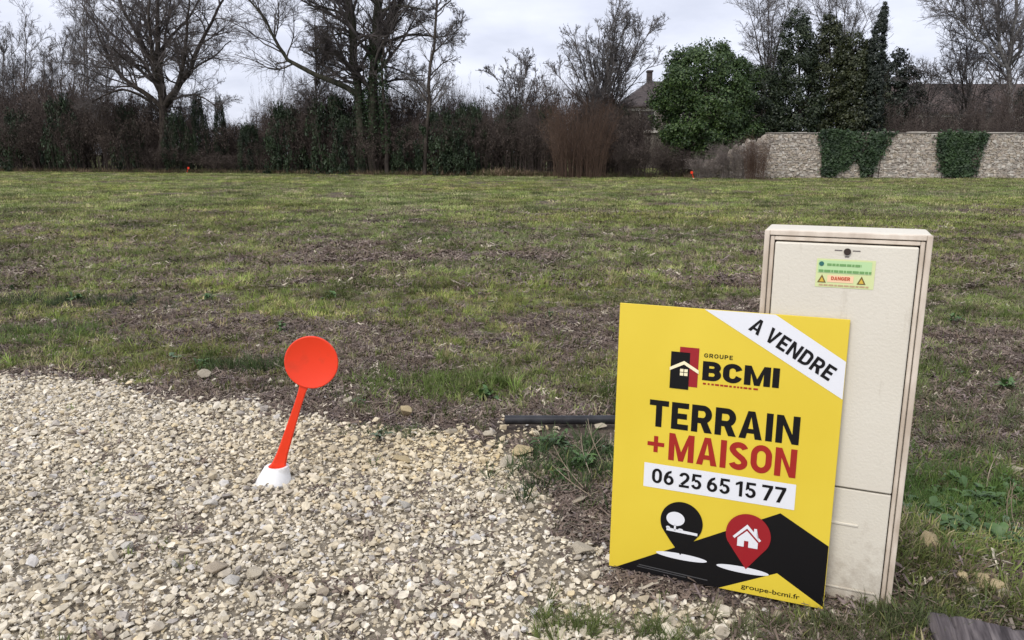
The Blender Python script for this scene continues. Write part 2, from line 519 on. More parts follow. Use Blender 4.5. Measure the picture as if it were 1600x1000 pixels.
# near and middle field
for n, y0, y1, s0, s1 in ((112000, 1.55, 7.0, .7, 1.3), (103000, 7.0, 16.0, .9, 1.7)):
    x, y = field_points(r, n, y0, y1)
    sd = gravel_sd(x, y) + (fbm(x * 3, y * 3, 41, 4) - .5) * .45
    g = green(x, y)
    cl = sstep(.38, .60, fbm(x * 6.5 / (1 + y0 / 8), y * 6.5 / (1 + y0 / 8), 71, 3))
    k = r.uniform(size=n) < np.where(sd > -.05, .004, 1) * (.20 + .80 * g ** 1.2) * (.25 + .9 * cl)
    k &= ~((np.abs(x - .85) < .22) & (np.abs(y - 2.05) < .16))
    x, y = x[k], y[k]; n = len(x)
    put(x, y, r.uniform(s0, s1, n), r.integers(0, 6, n), gtint(x, y, n))
x, y = field_points(r, 69000, 13.0, 62.0, pw=1.4)
k = r.uniform(size=len(x)) < (.16 + .8 * green(x, y)) * (.45 + .7 * sstep(.38, .6, fbm(x * 1.6, y * 1.6, 73, 3)))
x, y = x[k], y[k]; n = len(x)
put(x, y, r.uniform(.8, 1.5, n), 6 + r.integers(0, 4, n), gtint(x, y, n), .08)
# dead brown weeds and straw standing between the green
BROWNS = np.array([(.17, .128, .092), (.125, .088, .072), (.23, .185, .125), (.38, .33, .22), (.155, .105, .08)])
for n, y0, y1, s0, s1 in ((26000, 1.7, 7.0, .6, 1.25), (30000, 7.0, 17.0, .9, 1.8)):
    x, y = field_points(r, n, y0, y1)
    sd = gravel_sd(x, y) + (fbm(x * 3, y * 3, 41, 4) - .5) * .45
    k = r.uniform(size=n) < np.where(sd > -.02, .01, 1) * (.30 + .7 * (1 - green(x, y))) * (.2 + sstep(.4, .62, fbm(x * 4.5, y * 4.5, 83, 3)))
    k &= ~((np.abs(x - .85) < .22) & (np.abs(y - 2.05) < .16))
    x, y = x[k], y[k]; n = len(x)
    put(x, y, r.uniform(s0, s1, n), r.integers(0, 6, n), BROWNS[r.choice(5, n, p=[.3, .25, .22, .08, .15])] * r.uniform(.6, 1.35, (n, 1)))
x, y = field_points(r, 22000, 15.0, 60.0, pw=1.4)
k = r.uniform(size=len(x)) < (.2 + .8 * (1 - green(x, y))) * sstep(.42, .62, fbm(x * 1.1, y * 1.1, 87, 3))
x, y = x[k], y[k]; n = len(x)
put(x, y, r.uniform(.8, 1.4, n), 6 + r.integers(0, 4, n), BROWNS[r.choice(5, n)] * r.uniform(.7, 1.4, (n, 1)), .08)
# taller bunches here and there
x, y = field_points(r, 7000, 2.6, 15.0)
k = (r.uniform(size=len(x)) < green(x, y) ** 2 * .6) & (gravel_sd(x, y) < -.2)
x, y = x[k], y[k]; n = len(x)
put(x, y, r.uniform(.45, .9, n), 10 + r.integers(0, 3, n), gtint(x, y, n) * np.array([.9, 1.05, .8]))
# lush grass round the foot of the cabinet, by the timber and beside the sign
def clump(cx, cy, sx, sy, n, s0, s1, col, lo=10, hi=13, tilt=.3):
    x = r.normal(cx, sx, n); y = r.normal(cy, sy, n)
    k = ~((np.abs((x - .83) * .92 - (y - 2.03) * .39) < .215) & (np.abs((x - .83) * .39 + (y - 2.03) * .92) < .12))
    x, y = x[k], y[k]; n = len(x)
    put(x, y, r.uniform(s0, s1, n), r.integers(lo, hi, n), np.array(col) * r.uniform(.6, 1.35, (n, 1)), tilt)
DK = (.075, .14, .034)
clump(1.62, 2.62, .24, .20, 520, .32, .62, (.10, .17, .04))
clump(1.40, 2.45, .14, .14, 200, .32, .6, (.10, .18, .04))
clump(1.02, 1.80, .15, .045, 110, .3, .62, (.10, .125, .05))
clump(.86, 1.74, .10, .05, 55, .3, .6, (.12, .13, .06))
clump(.62, 1.80, .14, .03, 26, .3, .55, (.13, .15, .06))
clump(.37, 1.78, .05, .03, 18, .3, .55, (.12, .16, .05))
clump(.16, 1.82, .07, .03, 22, .35, .6, (.13, .165, .05))
clump(.30, 2.95, .18, .20, 150, .4, .85, (.06, .10, .035))
clump(.02, 3.28, .07, .04, 26, .3, .55, (.11, .16, .04))
clump(-.38, 3.95, .22, .12, 120, .45, .85, (.13, .18, .045))
clump(-.50, 3.28, .1, .05, 26, .25, .45, (.10, .14, .05))
clump(-1.55, 4.35, .18, .10, 70, .4, .8, (.06, .09, .03))
clump(-3.3, 5.1, .35, .2, 160, .4, .8, (.12, .18, .045))
clump(-3.9, 6.3, .5, .2, 160, .4, .8, (.05, .075, .03))
clump(2.25, 4.3, .3, .2, 160, .4, .8, (.13, .17, .05))
clump(2.2, 3.3, .3, .3, 160, .35, .7, (.12, .15, .06))
scatter('field_grass', np.concatenate(P), np.concatenate(R), np.concatenate(S), np.concatenate(I), np.concatenate(T), grass_src,
        'short winter grass growing in tufts across the field', 'grass')

# dry litter: broken stalks, chips and dead leaves
lit_src = []
for k in range(6):
    n = 22
    c = np.stack([r.normal(0, .035, n), r.normal(0, .035, n), r.uniform(0, .018, n)], 1)
    az = r.uniform(0, 2 * PI, n); el = r.normal(0, .35, n); ln = r.uniform(.004, .026, n); w = r.uniform(.0010, .0042, n)
    d = np.stack([np.cos(az) * np.cos(el), np.sin(az) * np.cos(el), np.sin(el)], 1)
    s = np.stack([-np.sin(az), np.cos(az), r.normal(0, .4, n)], 1); h = np.cross(d, s)
    Vs = []
    for sx, sw, sh in ((-1, -1, 0), (-1, 1, 0), (1, 1, 0), (1, -1, 0), (0, 0, .6)):
        Vs.append(c + d * (ln * sx)[:, None] + s * (w * sw)[:, None] + h * (w * sh)[:, None])
    V = np.stack(Vs, 1).reshape(-1, 3)
    q = np.arange(n)[:, None] * 5
    lit_src.append(np_mesh('litter', V, [np.concatenate([q + np.array([[0, 1, 4]]), q + np.array([[1, 2, 4]]), q + np.array([[2, 3, 4]]), q + np.array([[3, 0, 4]])])], m_litter))
LIT = np.array([(.16, .122, .098), (.115, .086, .072), (.20, .158, .13), (.29, .245, .20), (.165, .13, .122), (.42, .37, .29)])
P, R, S, I, T = [], [], [], [], []
for n, y0, y1, s0, s1 in ((70000, 1.55, 7.0, .5, 1.0), (36000, 7.0, 17.0, 1.0, 2.0)):
    x, y = field_points(r, n, y0, y1)
    sd = gravel_sd(x, y) + (fbm(x * 3, y * 3, 41, 4) - .5) * .45
    k = r.uniform(size=n) < np.where(sd > .02, .014, 1) * (1 - .72 * green(x, y))
    x, y = x[k], y[k]; n = len(x)
    put(x, y, r.uniform(s0, s1, n), r.integers(0, 6, n),
        LIT[r.choice(6, n, p=[.30, .26, .2, .06, .15, .03])] * r.uniform(.7, 1.3, (n, 1)), .12)
scatter('dry_litter', np.concatenate(P), np.concatenate(R), np.concatenate(S), np.concatenate(I), np.concatenate(T), lit_src,
        'brown shredded stalks and dead leaves strewn between the grass', 'plant litter')
#@@PART2
# ------------------------------------------------------------------ tubes, trees
class Tubes:
    """collects batches of polylines with radii and turns them into one mesh"""
    def __init__(self): self.V, self.F, self.n = [], [], 0
    def add(self, path, rad, sides):
        path = np.asarray(path, float); rad = np.asarray(rad, float)
        if path.ndim == 2: path, rad = path[None], rad[None]
        Nn, Pn = path.shape[:2]
        t = np.gradient(path, axis=1); t /= np.linalg.norm(t, axis=2)[..., None] + 1e-9
        ref = np.where(np.abs(t[:, :1, 2:3]) > .9, np.array([1., 0, 0]), np.array([0, 0, 1.]))
        ref = np.broadcast_to(ref, t.shape)
        a = np.cross(t, ref); a /= np.linalg.norm(a, axis=2)[..., None] + 1e-9
        bb = np.cross(t, a)
        th = np.arange(sides) * 2 * PI / sides
        V = path[:, :, None] + rad[:, :, None, None] * (a[:, :, None] * np.cos(th)[:, None] + bb[:, :, None] * np.sin(th)[:, None])
        k = np.arange(Nn)[:, None, None] * Pn * sides + np.arange(Pn - 1)[None, :, None] * sides
        j = np.arange(sides)[None, None, :]; j2 = (j + 1) % sides
        F = np.stack([k + j, k + j2, k + sides + j2, k + sides + j], -1).reshape(-1, 4) + self.n
        self.V.append(V.reshape(-1, 3)); self.F.append(F); self.n += V.size // 3
    def mesh(self, name, mat): return np_mesh(name, np.concatenate(self.V), np.concatenate(self.F), mat, smooth=True)

def resample(pts, n):
    pts = np.asarray(pts, float)
    d = np.concatenate([[0], np.cumsum(np.linalg.norm(np.diff(pts, axis=0), axis=1))])
    t = np.linspace(0, d[-1], n)
    # smooth the corners a little with a Catmull-Rom pass
    out = np.stack([np.interp(t, d, pts[:, k]) for k in range(3)], 1)
    sm = out.copy(); sm[1:-1] = .25 * out[:-2] + .5 * out[1:-1] + .25 * out[2:]
    return sm

def spawn(r, par, rad, k, t0, t1, ang, lenf, P2, wob, up, rr, rmin, plen=None, lcap=9.0):
    par = np.asarray(par); rad = np.asarray(rad)
    Nn, Pn = par.shape[:2]
    if plen is None: plen = np.linalg.norm(np.diff(par, axis=1), axis=2).sum(1)
    t = r.uniform(t0, t1, (Nn, k))
    f = t * (Pn - 1); i0 = np.minimum(f.astype(int), Pn - 2); w = (f - i0)[..., None]
    rows_ = np.arange(Nn)[:, None]
    A, B = par[rows_, i0], par[rows_, i0 + 1]
    pos = A * (1 - w) + B * w
    tan = (B - A); tan /= np.linalg.norm(tan, axis=2)[..., None] + 1e-9
    rb = rad[rows_, i0] * (1 - w[..., 0]) + rad[rows_, i0 + 1] * w[..., 0]
    q = r.normal(size=pos.shape); q -= tan * (q * tan).sum(2)[..., None]; q /= np.linalg.norm(q, axis=2)[..., None] + 1e-9
    a = r.uniform(ang[0], ang[1], (Nn, k))[..., None]
    d = np.cos(a) * tan + np.sin(a) * q
    d[..., 2] += up; d /= np.linalg.norm(d, axis=2)[..., None]
    ln = np.minimum(plen[:, None] * r.uniform(lenf[0], lenf[1], (Nn, k)) * (1.15 - .6 * (t - t0) / max(t1 - t0, 1e-6)), lcap)
    pts = [pos]
    for s in range(P2 - 1):
        d = d + r.normal(0, wob, d.shape); d[..., 2] += up * .35
        d /= np.linalg.norm(d, axis=2)[..., None]
        pos = pos + d * (ln / (P2 - 1))[..., None]
        pts.append(pos)
    path = np.stack(pts, 2).reshape(Nn * k, P2, 3)
    r0 = np.maximum(np.minimum(rb * rr, rb * .9), rmin).reshape(-1)
    r1 = np.maximum(r0 * .3, rmin * .7)
    rads = r0[:, None] + (r1 - r0)[:, None] * np.linspace(0, 1, P2)[None] ** .8
    return path, rads

m_bark = noisy('bark_dark', (.028, .023, .020), (.075, .062, .052), 6, .9, .1, bump=.5, stretch=(1, 1, .3))
m_bark_g = noisy('bark_mossy', (.022, .025, .016), (.065, .060, .045), 4, .9, .1, bump=.5, stretch=(1, 1, .3))
m_bark_pale = noisy('bark_pale', (.10, .095, .088), (.26, .25, .235), 3, .8, .15, stretch=(1, 1, 2.5))
m_twig = noisy('twigs_grey_brown', (.060, .052, .050), (.12, .104, .098), 2, .9, .1, rnd=.15)
m_twig_l = noisy('twigs_pale_grey', (.085, .078, .076), (.17, .155, .15), 2, .9, .1, rnd=.15)

TREE_G = 'leafless trees behind the field'
def bare_tree(name, label, stems, r, k1=9, k2=9, k3=7, k4=4, bark=None, twig=None, rmin=.0082, base=None, up=.06,
              len1=(.28, .55), ang1=(.5, 1.1), t1=(.25, 1.0), lcap1=5.0, group=TREE_G, wob=.16):
    """stems: list of (points, r_start, r_end) in world space; twigs grow from them in four further orders"""
    base = np.array(base if base is not None else [stems[0][0][0][0], stems[0][0][0][1], 0.0])
    root = empty(name, base)
    tb = Tubes(); par, rad = [], []
    for pts, ra, rb in stems:
        p = resample(np.asarray(pts) - base, 12)
        p[1:] += r.normal(0, .012, (11, 3)) * np.linalg.norm(p[-1] - p[0]) * .4
        rr = ra + (rb - ra) * np.linspace(0, 1, 12) ** .85
        tb.add(p, rr, 8); par.append(p); rad.append(rr)
    par, rad = np.stack(par), np.stack(rad)
    link('trunk', tb.mesh('trunk', bark or m_bark), root)
    tw = Tubes()
    pl = np.linalg.norm(np.diff(par, axis=1), axis=2).sum(1)
    pick = r.choice(len(par), len(par) * k1, p=pl / pl.sum())
    p1, r1 = spawn(r, par[pick], rad[pick], 1, t1[0], t1[1], ang1, len1, 8, wob, up, .5, rmin * 2.2, lcap=lcap1)
    tw.add(p1, r1, 5)
    p2, r2 = spawn(r, p1, r1, k2, .12, 1.0, (.35, 1.0), (.3, .6), 6, wob + .02, up, .6, rmin * 1.4, lcap=2.6); tw.add(p2, r2, 4)
    p3, r3 = spawn(r, p2, r2, k3, .1, 1.0, (.35, 1.0), (.35, .7), 4, wob + .04, up, .7, rmin, lcap=1.4); tw.add(p3, r3, 3)
    if k4:
        p4, r4 = spawn(r, p3, r3, k4, .1, 1.0, (.35, .9), (.4, .8), 3, .2, up, .8, rmin * .8, lcap=.8); tw.add(p4, r4, 3)
    link('crown', tw.mesh('crown', twig or m_twig), root)
    tag(root, label, 'tree', group)
    return root

def px_path(pts, Y, dy=None):
    out = []
    for k, (x, y) in enumerate(pts):
        out.append(at(x, y, Y + (0 if dy is None else dy * k / (len(pts) - 1))))
    return out

def foot(px, Y):
    p = at(px, 300, Y); p[2] = 0; return p

rt = np.random.default_rng(42)
# the spreading tree on the left
Y = 50
f0 = foot(256, Y)
fork = [(256, 178), (254, 158)]
st = [([f0, at(257, 210, Y), at(256, 178, Y), at(255, 150, Y), at(248, 110, Y), at(244, 60, Y), at(248, 5, Y), at(250, -60, Y)], .38, .05)]
for pts, dy, ra in ([[(254, 152), (242, 108), (218, 60), (192, 15), (172, -40)], 1.5, .24],
                    [[(246, 112), (236, 70), (232, 30), (236, -40)], -1.5, .17],
                    [[(258, 165), (276, 140), (288, 100), (292, 50), (296, -30)], -2, .19],
                    [[(258, 165), (285, 128), (304, 98), (314, 62), (328, 40), (352, -5), (366, -50)], 1, .21],
                    [[(252, 168), (232, 146), (196, 128), (172, 100), (160, 74), (150, 40), (128, 5)], 1, .18],
                    [[(248, 175), (226, 150), (190, 138), (160, 150), (140, 162)], -2, .11],
                    [[(260, 160), (292, 146), (318, 152), (340, 168)], -2, .08],
                    [[(250, 130), (224, 104), (200, 98), (172, 70)], -3, .10],
                    [[(248, 90), (262, 60), (285, 40), (310, 5), (320, -40)], 3, .12],
                    [[(256, 150), (250, 110), (262, 50), (268, -40)], 4, .16],
                    [[(252, 148), (232, 108), (200, 74), (168, 48), (140, 8)], 4, .14],
                    [[(262, 152), (300, 108), (335, 90), (360, 62)], 3, .10]):
    st.append((px_path(pts, Y, dy), ra, .03))
bare_tree('bare_tree', 'spreading leafless tree whose limbs fan out low above the brown thicket', st, rt, 12, 9, 7, 3, rmin=.0062, lcap1=3.8, t1=(.2, 1))

# the twin-trunked tree
Y = 45
f0 = foot(577, Y)
st = [([foot(566, Y), at(565, 215, Y), at(561, 155, Y), at(553, 95, Y), at(550, 40, Y), at(546, -40, Y), at(542, -120, Y)], .29, .14),
      ([foot(583, Y) + [0, .3, 0], at(583, 215, Y), at(580, 150, Y), at(584, 85, Y), at(591, 25, Y), at(597, -50, Y), at(603, -130, Y)], .31, .16)]
for pts, dy, ra in ([[(562, 150), (525, 128), (485, 112), (450, 97), (432, 82), (431, 55), (418, 32), (388, 2), (362, -36)], 0, .18],
                    [[(588, 62), (606, 42), (622, 14), (642, -30)], 0, .15],
                    [[(586, 70), (620, 60), (650, 52), (690, 60), (716, 50)], 1, .11],
                    [[(552, 32), (528, 18), (500, 10), (476, 8)], -1, .11],
                    [[(552, 60), (535, 50), (508, 60), (492, 80)], -2, .06],
                    [[(555, 92), (540, 80), (515, 84), (500, 92)], 2, .06],
                    [[(560, 125), (530, 104), (505, 98)], 3, .07],
                    [[(592, 10), (575, -5), (560, -50)], -1, .09],
                    [[(582, 105), (612, 105), (640, 118), (664, 118)], 2, .06],
                    [[(590, 20), (622, 8), (668, 16)], -2, .09],
                    [[(550, 20), (532, -10), (500, -50)], 1, .12],
                    [[(596, -40), (640, -70), (690, -80)], 1, .11],
                    [[(546, -40), (500, -80), (440, -90)], -1, .11]):
    st.append((px_path(pts, Y, dy), ra, .03))
twin = bare_tree('bare_tree', 'tall twin-trunked leafless tree with ivy climbing its lower trunks', st, rt, 11, 9, 7, 3, rmin=.0062, lcap1=4.2, t1=(.3, 1), bark=m_bark_g)

m_ivy = noisy('ivy_leaves', (.012, .026, .010), (.040, .072, .026), 3, .55, .35, rnd=.1)
def ivy_on(root, path, rad, n, r, size=.11):
    p = resample(np.asarray(path), 40)
    i = r.integers(0, 40, n); a = r.uniform(0, 2 * PI, n); q = rad * r.uniform(.8, 1.5, n)
    C = p[i] + np.stack([np.cos(a) * q, np.sin(a) * q, r.normal(0, .08, n)], 1)
    V, F = leafcards(r, C - np.array(root.location), size * r.uniform(.6, 1.3, n), .3, .8)
    link('ivy', np_mesh('ivy', V, F, m_ivy), root)
ivy_on(twin, [at(583, 240, Y), at(580, 170, Y), at(581, 100, Y), at(588, 55, Y)], .34, 2600, rt)
ivy_on(twin, [at(574, 240, Y), at(564, 180, Y), at(558, 130, Y)], .31, 800, rt)

# slim tree beside it
Y = 43
st = [([foot(664, Y), at(668, 190, Y), at(670, 140, Y), at(676, 80, Y), at(682, 20, Y), at(688, -50, Y)], .13, .05)]
for pts in ([(670, 120), (690, 100), (712, 88)], [(675, 85), (700, 60), (722, 40)], [(678, 60), (660, 40), (645, 20)], [(681, 20), (705, 0), (725, -30)], [(668, 160), (650, 130), (640, 110)]):
    st.append((px_path(pts, Y, 1), .05, .015))
bare_tree('bare_tree', 'slim straight leafless tree beside the twin-trunked tree', st, rt, 8, 7, 6, 2, twig=m_twig_l, lcap1=2.2)
Y = 44
st = [([foot(606, Y), at(604, 200, Y), at(598, 150, Y), at(597, 90, Y), at(600, 60, Y)], .14, .04)]
iv = bare_tree('bare_tree', 'thin ivy-wrapped stem standing against the twin-trunked tree', st, rt, 8, 6, 5, 2, lcap1=1.3)
ivy_on(iv, [at(605, 240, Y), at(599, 150, Y), at(597, 95, Y)], .2, 1500, rt, .1)
Y = 47
st = [([foot(498, Y), at(497, 180, Y), at(494, 100, Y), at(491, 25, Y)], .09, .03)]
bare_tree('bare_tree', 'thin leafless pole tree under the long low limb of the twin-trunked tree', st, rt, 22, 8, 7, 3, lcap1=2.0)

# slender pale trees at the far left
for k, (x, top, Yk, lean) in enumerate(((4, 60, 56, 2), (22, 70, 60, -3), (38, 22, 57, 3), (66, 80, 60, 4), (84, 95, 56, -4), (112, 40, 60, 6), (128, -30, 57, 5), (142, -10, 62, -8), (164, 30, 60, 6), (-30, 10, 58, 3), (-70, 30, 58, -3), (100, 60, 64, -6))):
    st = [([foot(x, Yk), at(x + lean * .3, 170, Yk), at(x + lean * .6, (170 + top) / 2, Yk), at(x + lean, top, Yk)], .10, .02)]
    bare_tree('slender_tree', ('slender leafless tree with whitish trunk left of the spreading tree' if k % 3 == 0 else 'slender grey leafless tree left of the spreading tree'), st, rt, 18, 8, 5, 2, bark=m_bark_pale if k % 3 == 0 else m_twig_l,
              twig=m_twig_l, lcap1=2.6, len1=(.14, .3), ang1=(.35, .8), t1=(.3, .98), up=.14, group='slender pale trees')

# vase-shaped multi-stemmed tree in the middle and the lower one beside it
def vase(name, label, cx, Yk, base_y, tops, r, ra=.09, **kw):
    st = []
    b0 = foot(cx, Yk)
    for k, (x, y) in enumerate(tops):
        dy = r.uniform(-2.2, 2.2)
        mx, my = cx + (x - cx) * .35, base_y + (y - base_y) * .5
        st.append(([b0 + r.normal(0, .15, 3) * [1, 1, 0], at(cx + (x - cx) * .12, base_y, Yk), at(mx, my, Yk + dy * .5), at(x, y, Yk + dy)], ra * r.uniform(.7, 1.1), .014))
    return bare_tree(name, label, st, r, base=b0, **kw)
vase('bare_tree', 'vase-shaped leafless tree with many upright stems left of the house', 938, 44, 215,
     [(868, 112), (880, 80), (896, 62), (905, 96), (915, 50), (926, 72), (934, 60), (946, 40), (958, 30), (966, 22), (978, 40), (992, 46), (1005, 60), (1018, 44), (1026, 90), (888, 130), (950, 90), (975, 80)],
     rt, k1=10, k2=7, k3=5, k4=2, lcap1=1.9, up=.10, twig=m_twig_l, len1=(.16, .34), ang1=(.25, .7), t1=(.35, 1))
vase('bare_tree', 'low leafless multi-stemmed tree rising out of the dark green shrubs', 812, 45, 215,
     [(772, 118), (786, 124), (800, 110), (815, 88), (824, 100), (838, 116), (850, 128), (864, 140), (778, 150)],
     rt, k1=9, k2=6, k3=5, k4=2, twig=m_twig_l, lcap1=1.5, up=.10, ra=.07, len1=(.16, .34), ang1=(.25, .8), t1=(.35, 1))

# bare trees behind the evergreens
for cx, Yk, lab, tops in ((1200, 58, 'leafless tree rising between the round evergreen and the dark evergreens', [(1165, 5), (1182, -30), (1200, -40), (1215, -20), (1235, -10), (1172, 50), (1225, 40)]),
                     (1312, 62, 'leafless tree whose bare top shows above the dark evergreens', [(1262, -20), (1285, -40), (1305, -50), (1325, -30), (1350, -10), (1365, 10), (1340, 20)])):
    vase('bare_tree', lab, cx, Yk, 150, tops, rt, ra=.14, k1=11, k2=8, k3=6, k4=2, lcap1=2.6, up=.08, t1=(.3, 1), twig=m_twig_l)

# trees behind the wall on the right
Y = 46
st = [([foot(1580, Y), at(1580, 190, Y), at(1578, 110, Y), at(1584, 50, Y), at(1588, -40, Y)], .17, .07),
      ([at(1578, 112, Y), at(1562, 80, Y), at(1560, 30, Y), at(1560, -50, Y)], .12, .05)]
for pts, dy in (([(1568, 104), (1545, 78), (1515, 48), (1488, 15), (1468, -25)], 0), ([(1560, 80), (1540, 45), (1525, 0)], 2), ([(1584, 60), (1610, 20), (1630, -20)], 0), ([(1580, 100), (1600, 70), (1625, 50)], -2)):
    st.append((px_path(pts, Y, dy), .085, .02))
bare_tree('birch_tree', 'pale barked leafless tree with a forked trunk behind the stone wall', st, rt, 16, 8, 6, 2, bark=m_bark_pale, twig=m_twig_l, lcap1=2.8, t1=(.3, 1))
for cx, Yk, lab, tops in ((1510, 48, 'twiggy leafless tree behind the wall near the pale forked trunk', [(1468, 80), (1482, 40), (1498, 60), (1512, 20), (1530, 60), (1545, 95), (1500, 100)]),
                     (1445, 50, 'low leafless tree behind the ivy-hung stretch of wall', [(1432, 130), (1446, 118), (1460, 105), (1474, 120)]),
                     (1650, 50, 'leafless tree at the far end of the stone wall', [(1598, 40), (1620, 0), (1650, -20), (1680, 0), (1610, 90)]),
                     (1840, 50, 'leafless tree beyond the long house behind the wall', [(1780, 40), (1810, 0), (1840, -20), (1880, 0), (1900, 60)]),
                     (2030, 52, 'leafless tree well past the long house behind the wall', [(1970, 40), (2000, 0), (2030, -30), (2070, 0), (2090, 60)])):
    vase('bare_tree', lab, cx, Yk, 190, tops, rt, ra=.07, k1=11, k2=7, k3=5, k4=2, lcap1=2.0, up=.06, t1=(.25, 1), twig=m_twig_l)

# ------------------------------------------------------------------ thicket along the far edge of the field
m_bram = noisy('bramble_stems', (.060, .047, .042), (.135, .106, .094), 1.2, .9, .1, rnd=.25)
m_bram_l = noisy('bramble_dead_leaves', (.040, .033, .028), (.105, .082, .070), 2.0, .85, .15, rnd=.25)
m_red = noisy('reddish_stems', (.075, .048, .036), (.15, .10, .075), 1.2, .9, .1, rnd=.15)
m_grey = noisy('clematis_stems', (.12, .10, .09), (.26, .22, .20), 1.5, .9, .1, rnd=.15)
m_green_d = noisy('evergreen_dark', (.008, .016, .008), (.032, .050, .022), 2.5, .55, .3, rnd=.15)

def bush_meshes(r, n, spread, arch, stem_mat, leaf_mat, nl, ls, k2=7, k3=4, fan=.5, rs=.014, dome=False):
    """a bush one metre high and one metre in half-width, scaled when placed"""
    tb = Tubes()
    a = r.uniform(0, 2 * PI, n); q = spread * .55 * np.sqrt(r.uniform(0, 1, n))
    b0 = np.stack([q * np.cos(a), q * np.sin(a), np.zeros(n)], 1)
    az = a + r.normal(0, .6, n); hh = r.uniform(.5, .98, n); out = spread * r.uniform(.1, fan, n)
    t = np.linspace(0, 1, 7)
    P_ = b0[:, None] + np.stack([np.cos(az)[:, None] * out[:, None] * t ** 1.6, np.sin(az)[:, None] * out[:, None] * t ** 1.6,
                                 hh[:, None] * (t - arch * t ** 3) / (1 - arch)], 2)
    P_ += r.normal(0, .012, P_.shape) * t[None, :, None]
    rads = rs * r.uniform(.5, 1.1, (n, 1)) * (1 - .75 * t)[None] * .35
    tb.add(P_, rads, 4)
    p2, r2 = spawn(r, P_, rads, k2, .15, 1.0, (.3, 1.0), (.12, .34), 4, .22, .05, .6, .0016); tb.add(p2, r2, 3)
    p3, r3 = spawn(r, p2, r2, k3, .1, 1.0, (.4, 1.1), (.4, .8), 3, .25, .03, .7, .0012); tb.add(p3, r3, 3)
    C = np.concatenate([p2.reshape(-1, 3), p3.reshape(-1, 3)])
    C = C[C[:, 2] < .93]
    C = C[r.integers(0, len(C), nl)] + r.normal(0, .02, (nl, 3))
    if dome:
        nc = nl // 60
        th = r.uniform(0, 2 * PI, nc); cz_ = r.uniform(.02, .93, nc)
        rq = np.sqrt(np.clip(1 - (cz_ / .98) ** 2.2, 0.02, 1)) * r.uniform(.35, .85, nc)
        K = np.stack([rq * np.cos(th), rq * np.sin(th), cz_], 1)
        dv = r.normal(size=(nc * 60, 3)); dv /= np.linalg.norm(dv, axis=1)[:, None]
        C = np.repeat(K, 60, 0) + dv * (np.repeat(r.uniform(.06, .17, nc), 60) * r.uniform(.4, 1.1, nc * 60))[:, None]
        C[:, 2] = np.maximum(C[:, 2], .01); nl = len(C)
    V, F = leafcards(r, C, ls * r.uniform(.5, 1.3, nl), .4, .7)
    return tb.mesh('stems', stem_mat), np_mesh('foliage', V, F, leaf_mat)

rb_ = np.random.default_rng(77)
BR = [bush_meshes(rb_, 130, 1.0, .32 + .09 * k, m_bram, m_bram_l, 4200, .036, 8, 4, fan=.95) for k in range(3)]
UP = [bush_meshes(rb_, 120, .9, .06, m_bram, m_bram_l, 3000, .034, 7, 4, fan=.35) for k in range(2)]
RD = bush_meshes(rb_, 190, 1.0, .10, m_red, m_red, 500, .022, 7, 3, fan=.55)
GY = bush_meshes(rb_, 160, 1.0, .45, m_grey, m_grey, 5000, .032, 7, 4, fan=.9)
EV = [bush_meshes(rb_, 30, 1.0, .3, m_bram, m_green_d, 6600, .055, 6, 3, fan=.8, dome=True) for k in range(3)]

TW = [bush_meshes(rb_, 36, .9, .05, m_twig_l, m_twig_l, 200, .02, 9, 6, fan=.5, rs=.018) for k in range(2)]
def place_bush(kind, name, label, px, Yk, top_y, half_px, group, r, base=None):
    b0 = foot(px, Yk)
    hgt = at(px, top_y, Yk)[2] * 1.1
    hw = half_px / F * Yk
    root = empty(name, b0, (0, 0, r.uniform(0, 2 * PI)))
    root.scale = (hw, hw, hgt)
    for nm, me in zip(('stems', 'foliage'), kind):
        link(nm, me, root)
    return tag(root, label, 'bush', group)

def edge_y(px): return float(np.interp(px, [-400, 0, 400, 700, 1000, 1200], [58, 52, 47.5, 43, 40, 39]))
def hedge_top(px): return float(np.interp(px, [-300, 0, 60, 150, 230, 300, 360, 400, 440, 500, 560, 620, 660, 720, 780, 850, 920, 980, 1040, 1100],
                                          [152, 152, 158, 152, 164, 180, 194, 200, 180, 164, 160, 170, 182, 172, 162, 164, 164, 172, 200, 225]))
def zone(px):
    for lim, txt in ((185, 'below the slender pale trees'), (330, 'round the foot of the spreading tree'), (440, 'in the low gap between the spreading and twin-trunked trees'),
                     (650, 'round the foot of the twin-trunked tree'), (760, 'right of the slim straight tree'), (850, 'below the low multi-stemmed tree'), (2000, 'beside the tall reddish bush')):
        if px < lim: return txt
ROWN = ('front row, ', 'middle row, ', 'back row, ')
for rowk, dY in ((0, .8), (1, 2.6), (2, 4.6)):
    for px in np.arange(-620, 1075, 42 + 4 * rowk):
        px = float(px + rb_.uniform(-14, 14))
        if 986 < px < 1044: continue
        ht = hedge_top(px)
        low = (16, 2, -4)[rowk] + rb_.uniform(-18, 18)
        if rowk == 0: low += rb_.uniform(0, 40)
        kind = UP[rb_.integers(0, 2)] if rb_.uniform() < .2 else BR[rb_.integers(0, 3)]
        place_bush(kind, 'bramble_bush', 'brown leafless bramble bush, ' + ROWN[rowk] + zone(px), px, edge_y(px) + dY, min(ht + low, 250), 42 + rb_.uniform(-6, 12),
                   'bramble thicket at the field edge', rb_)
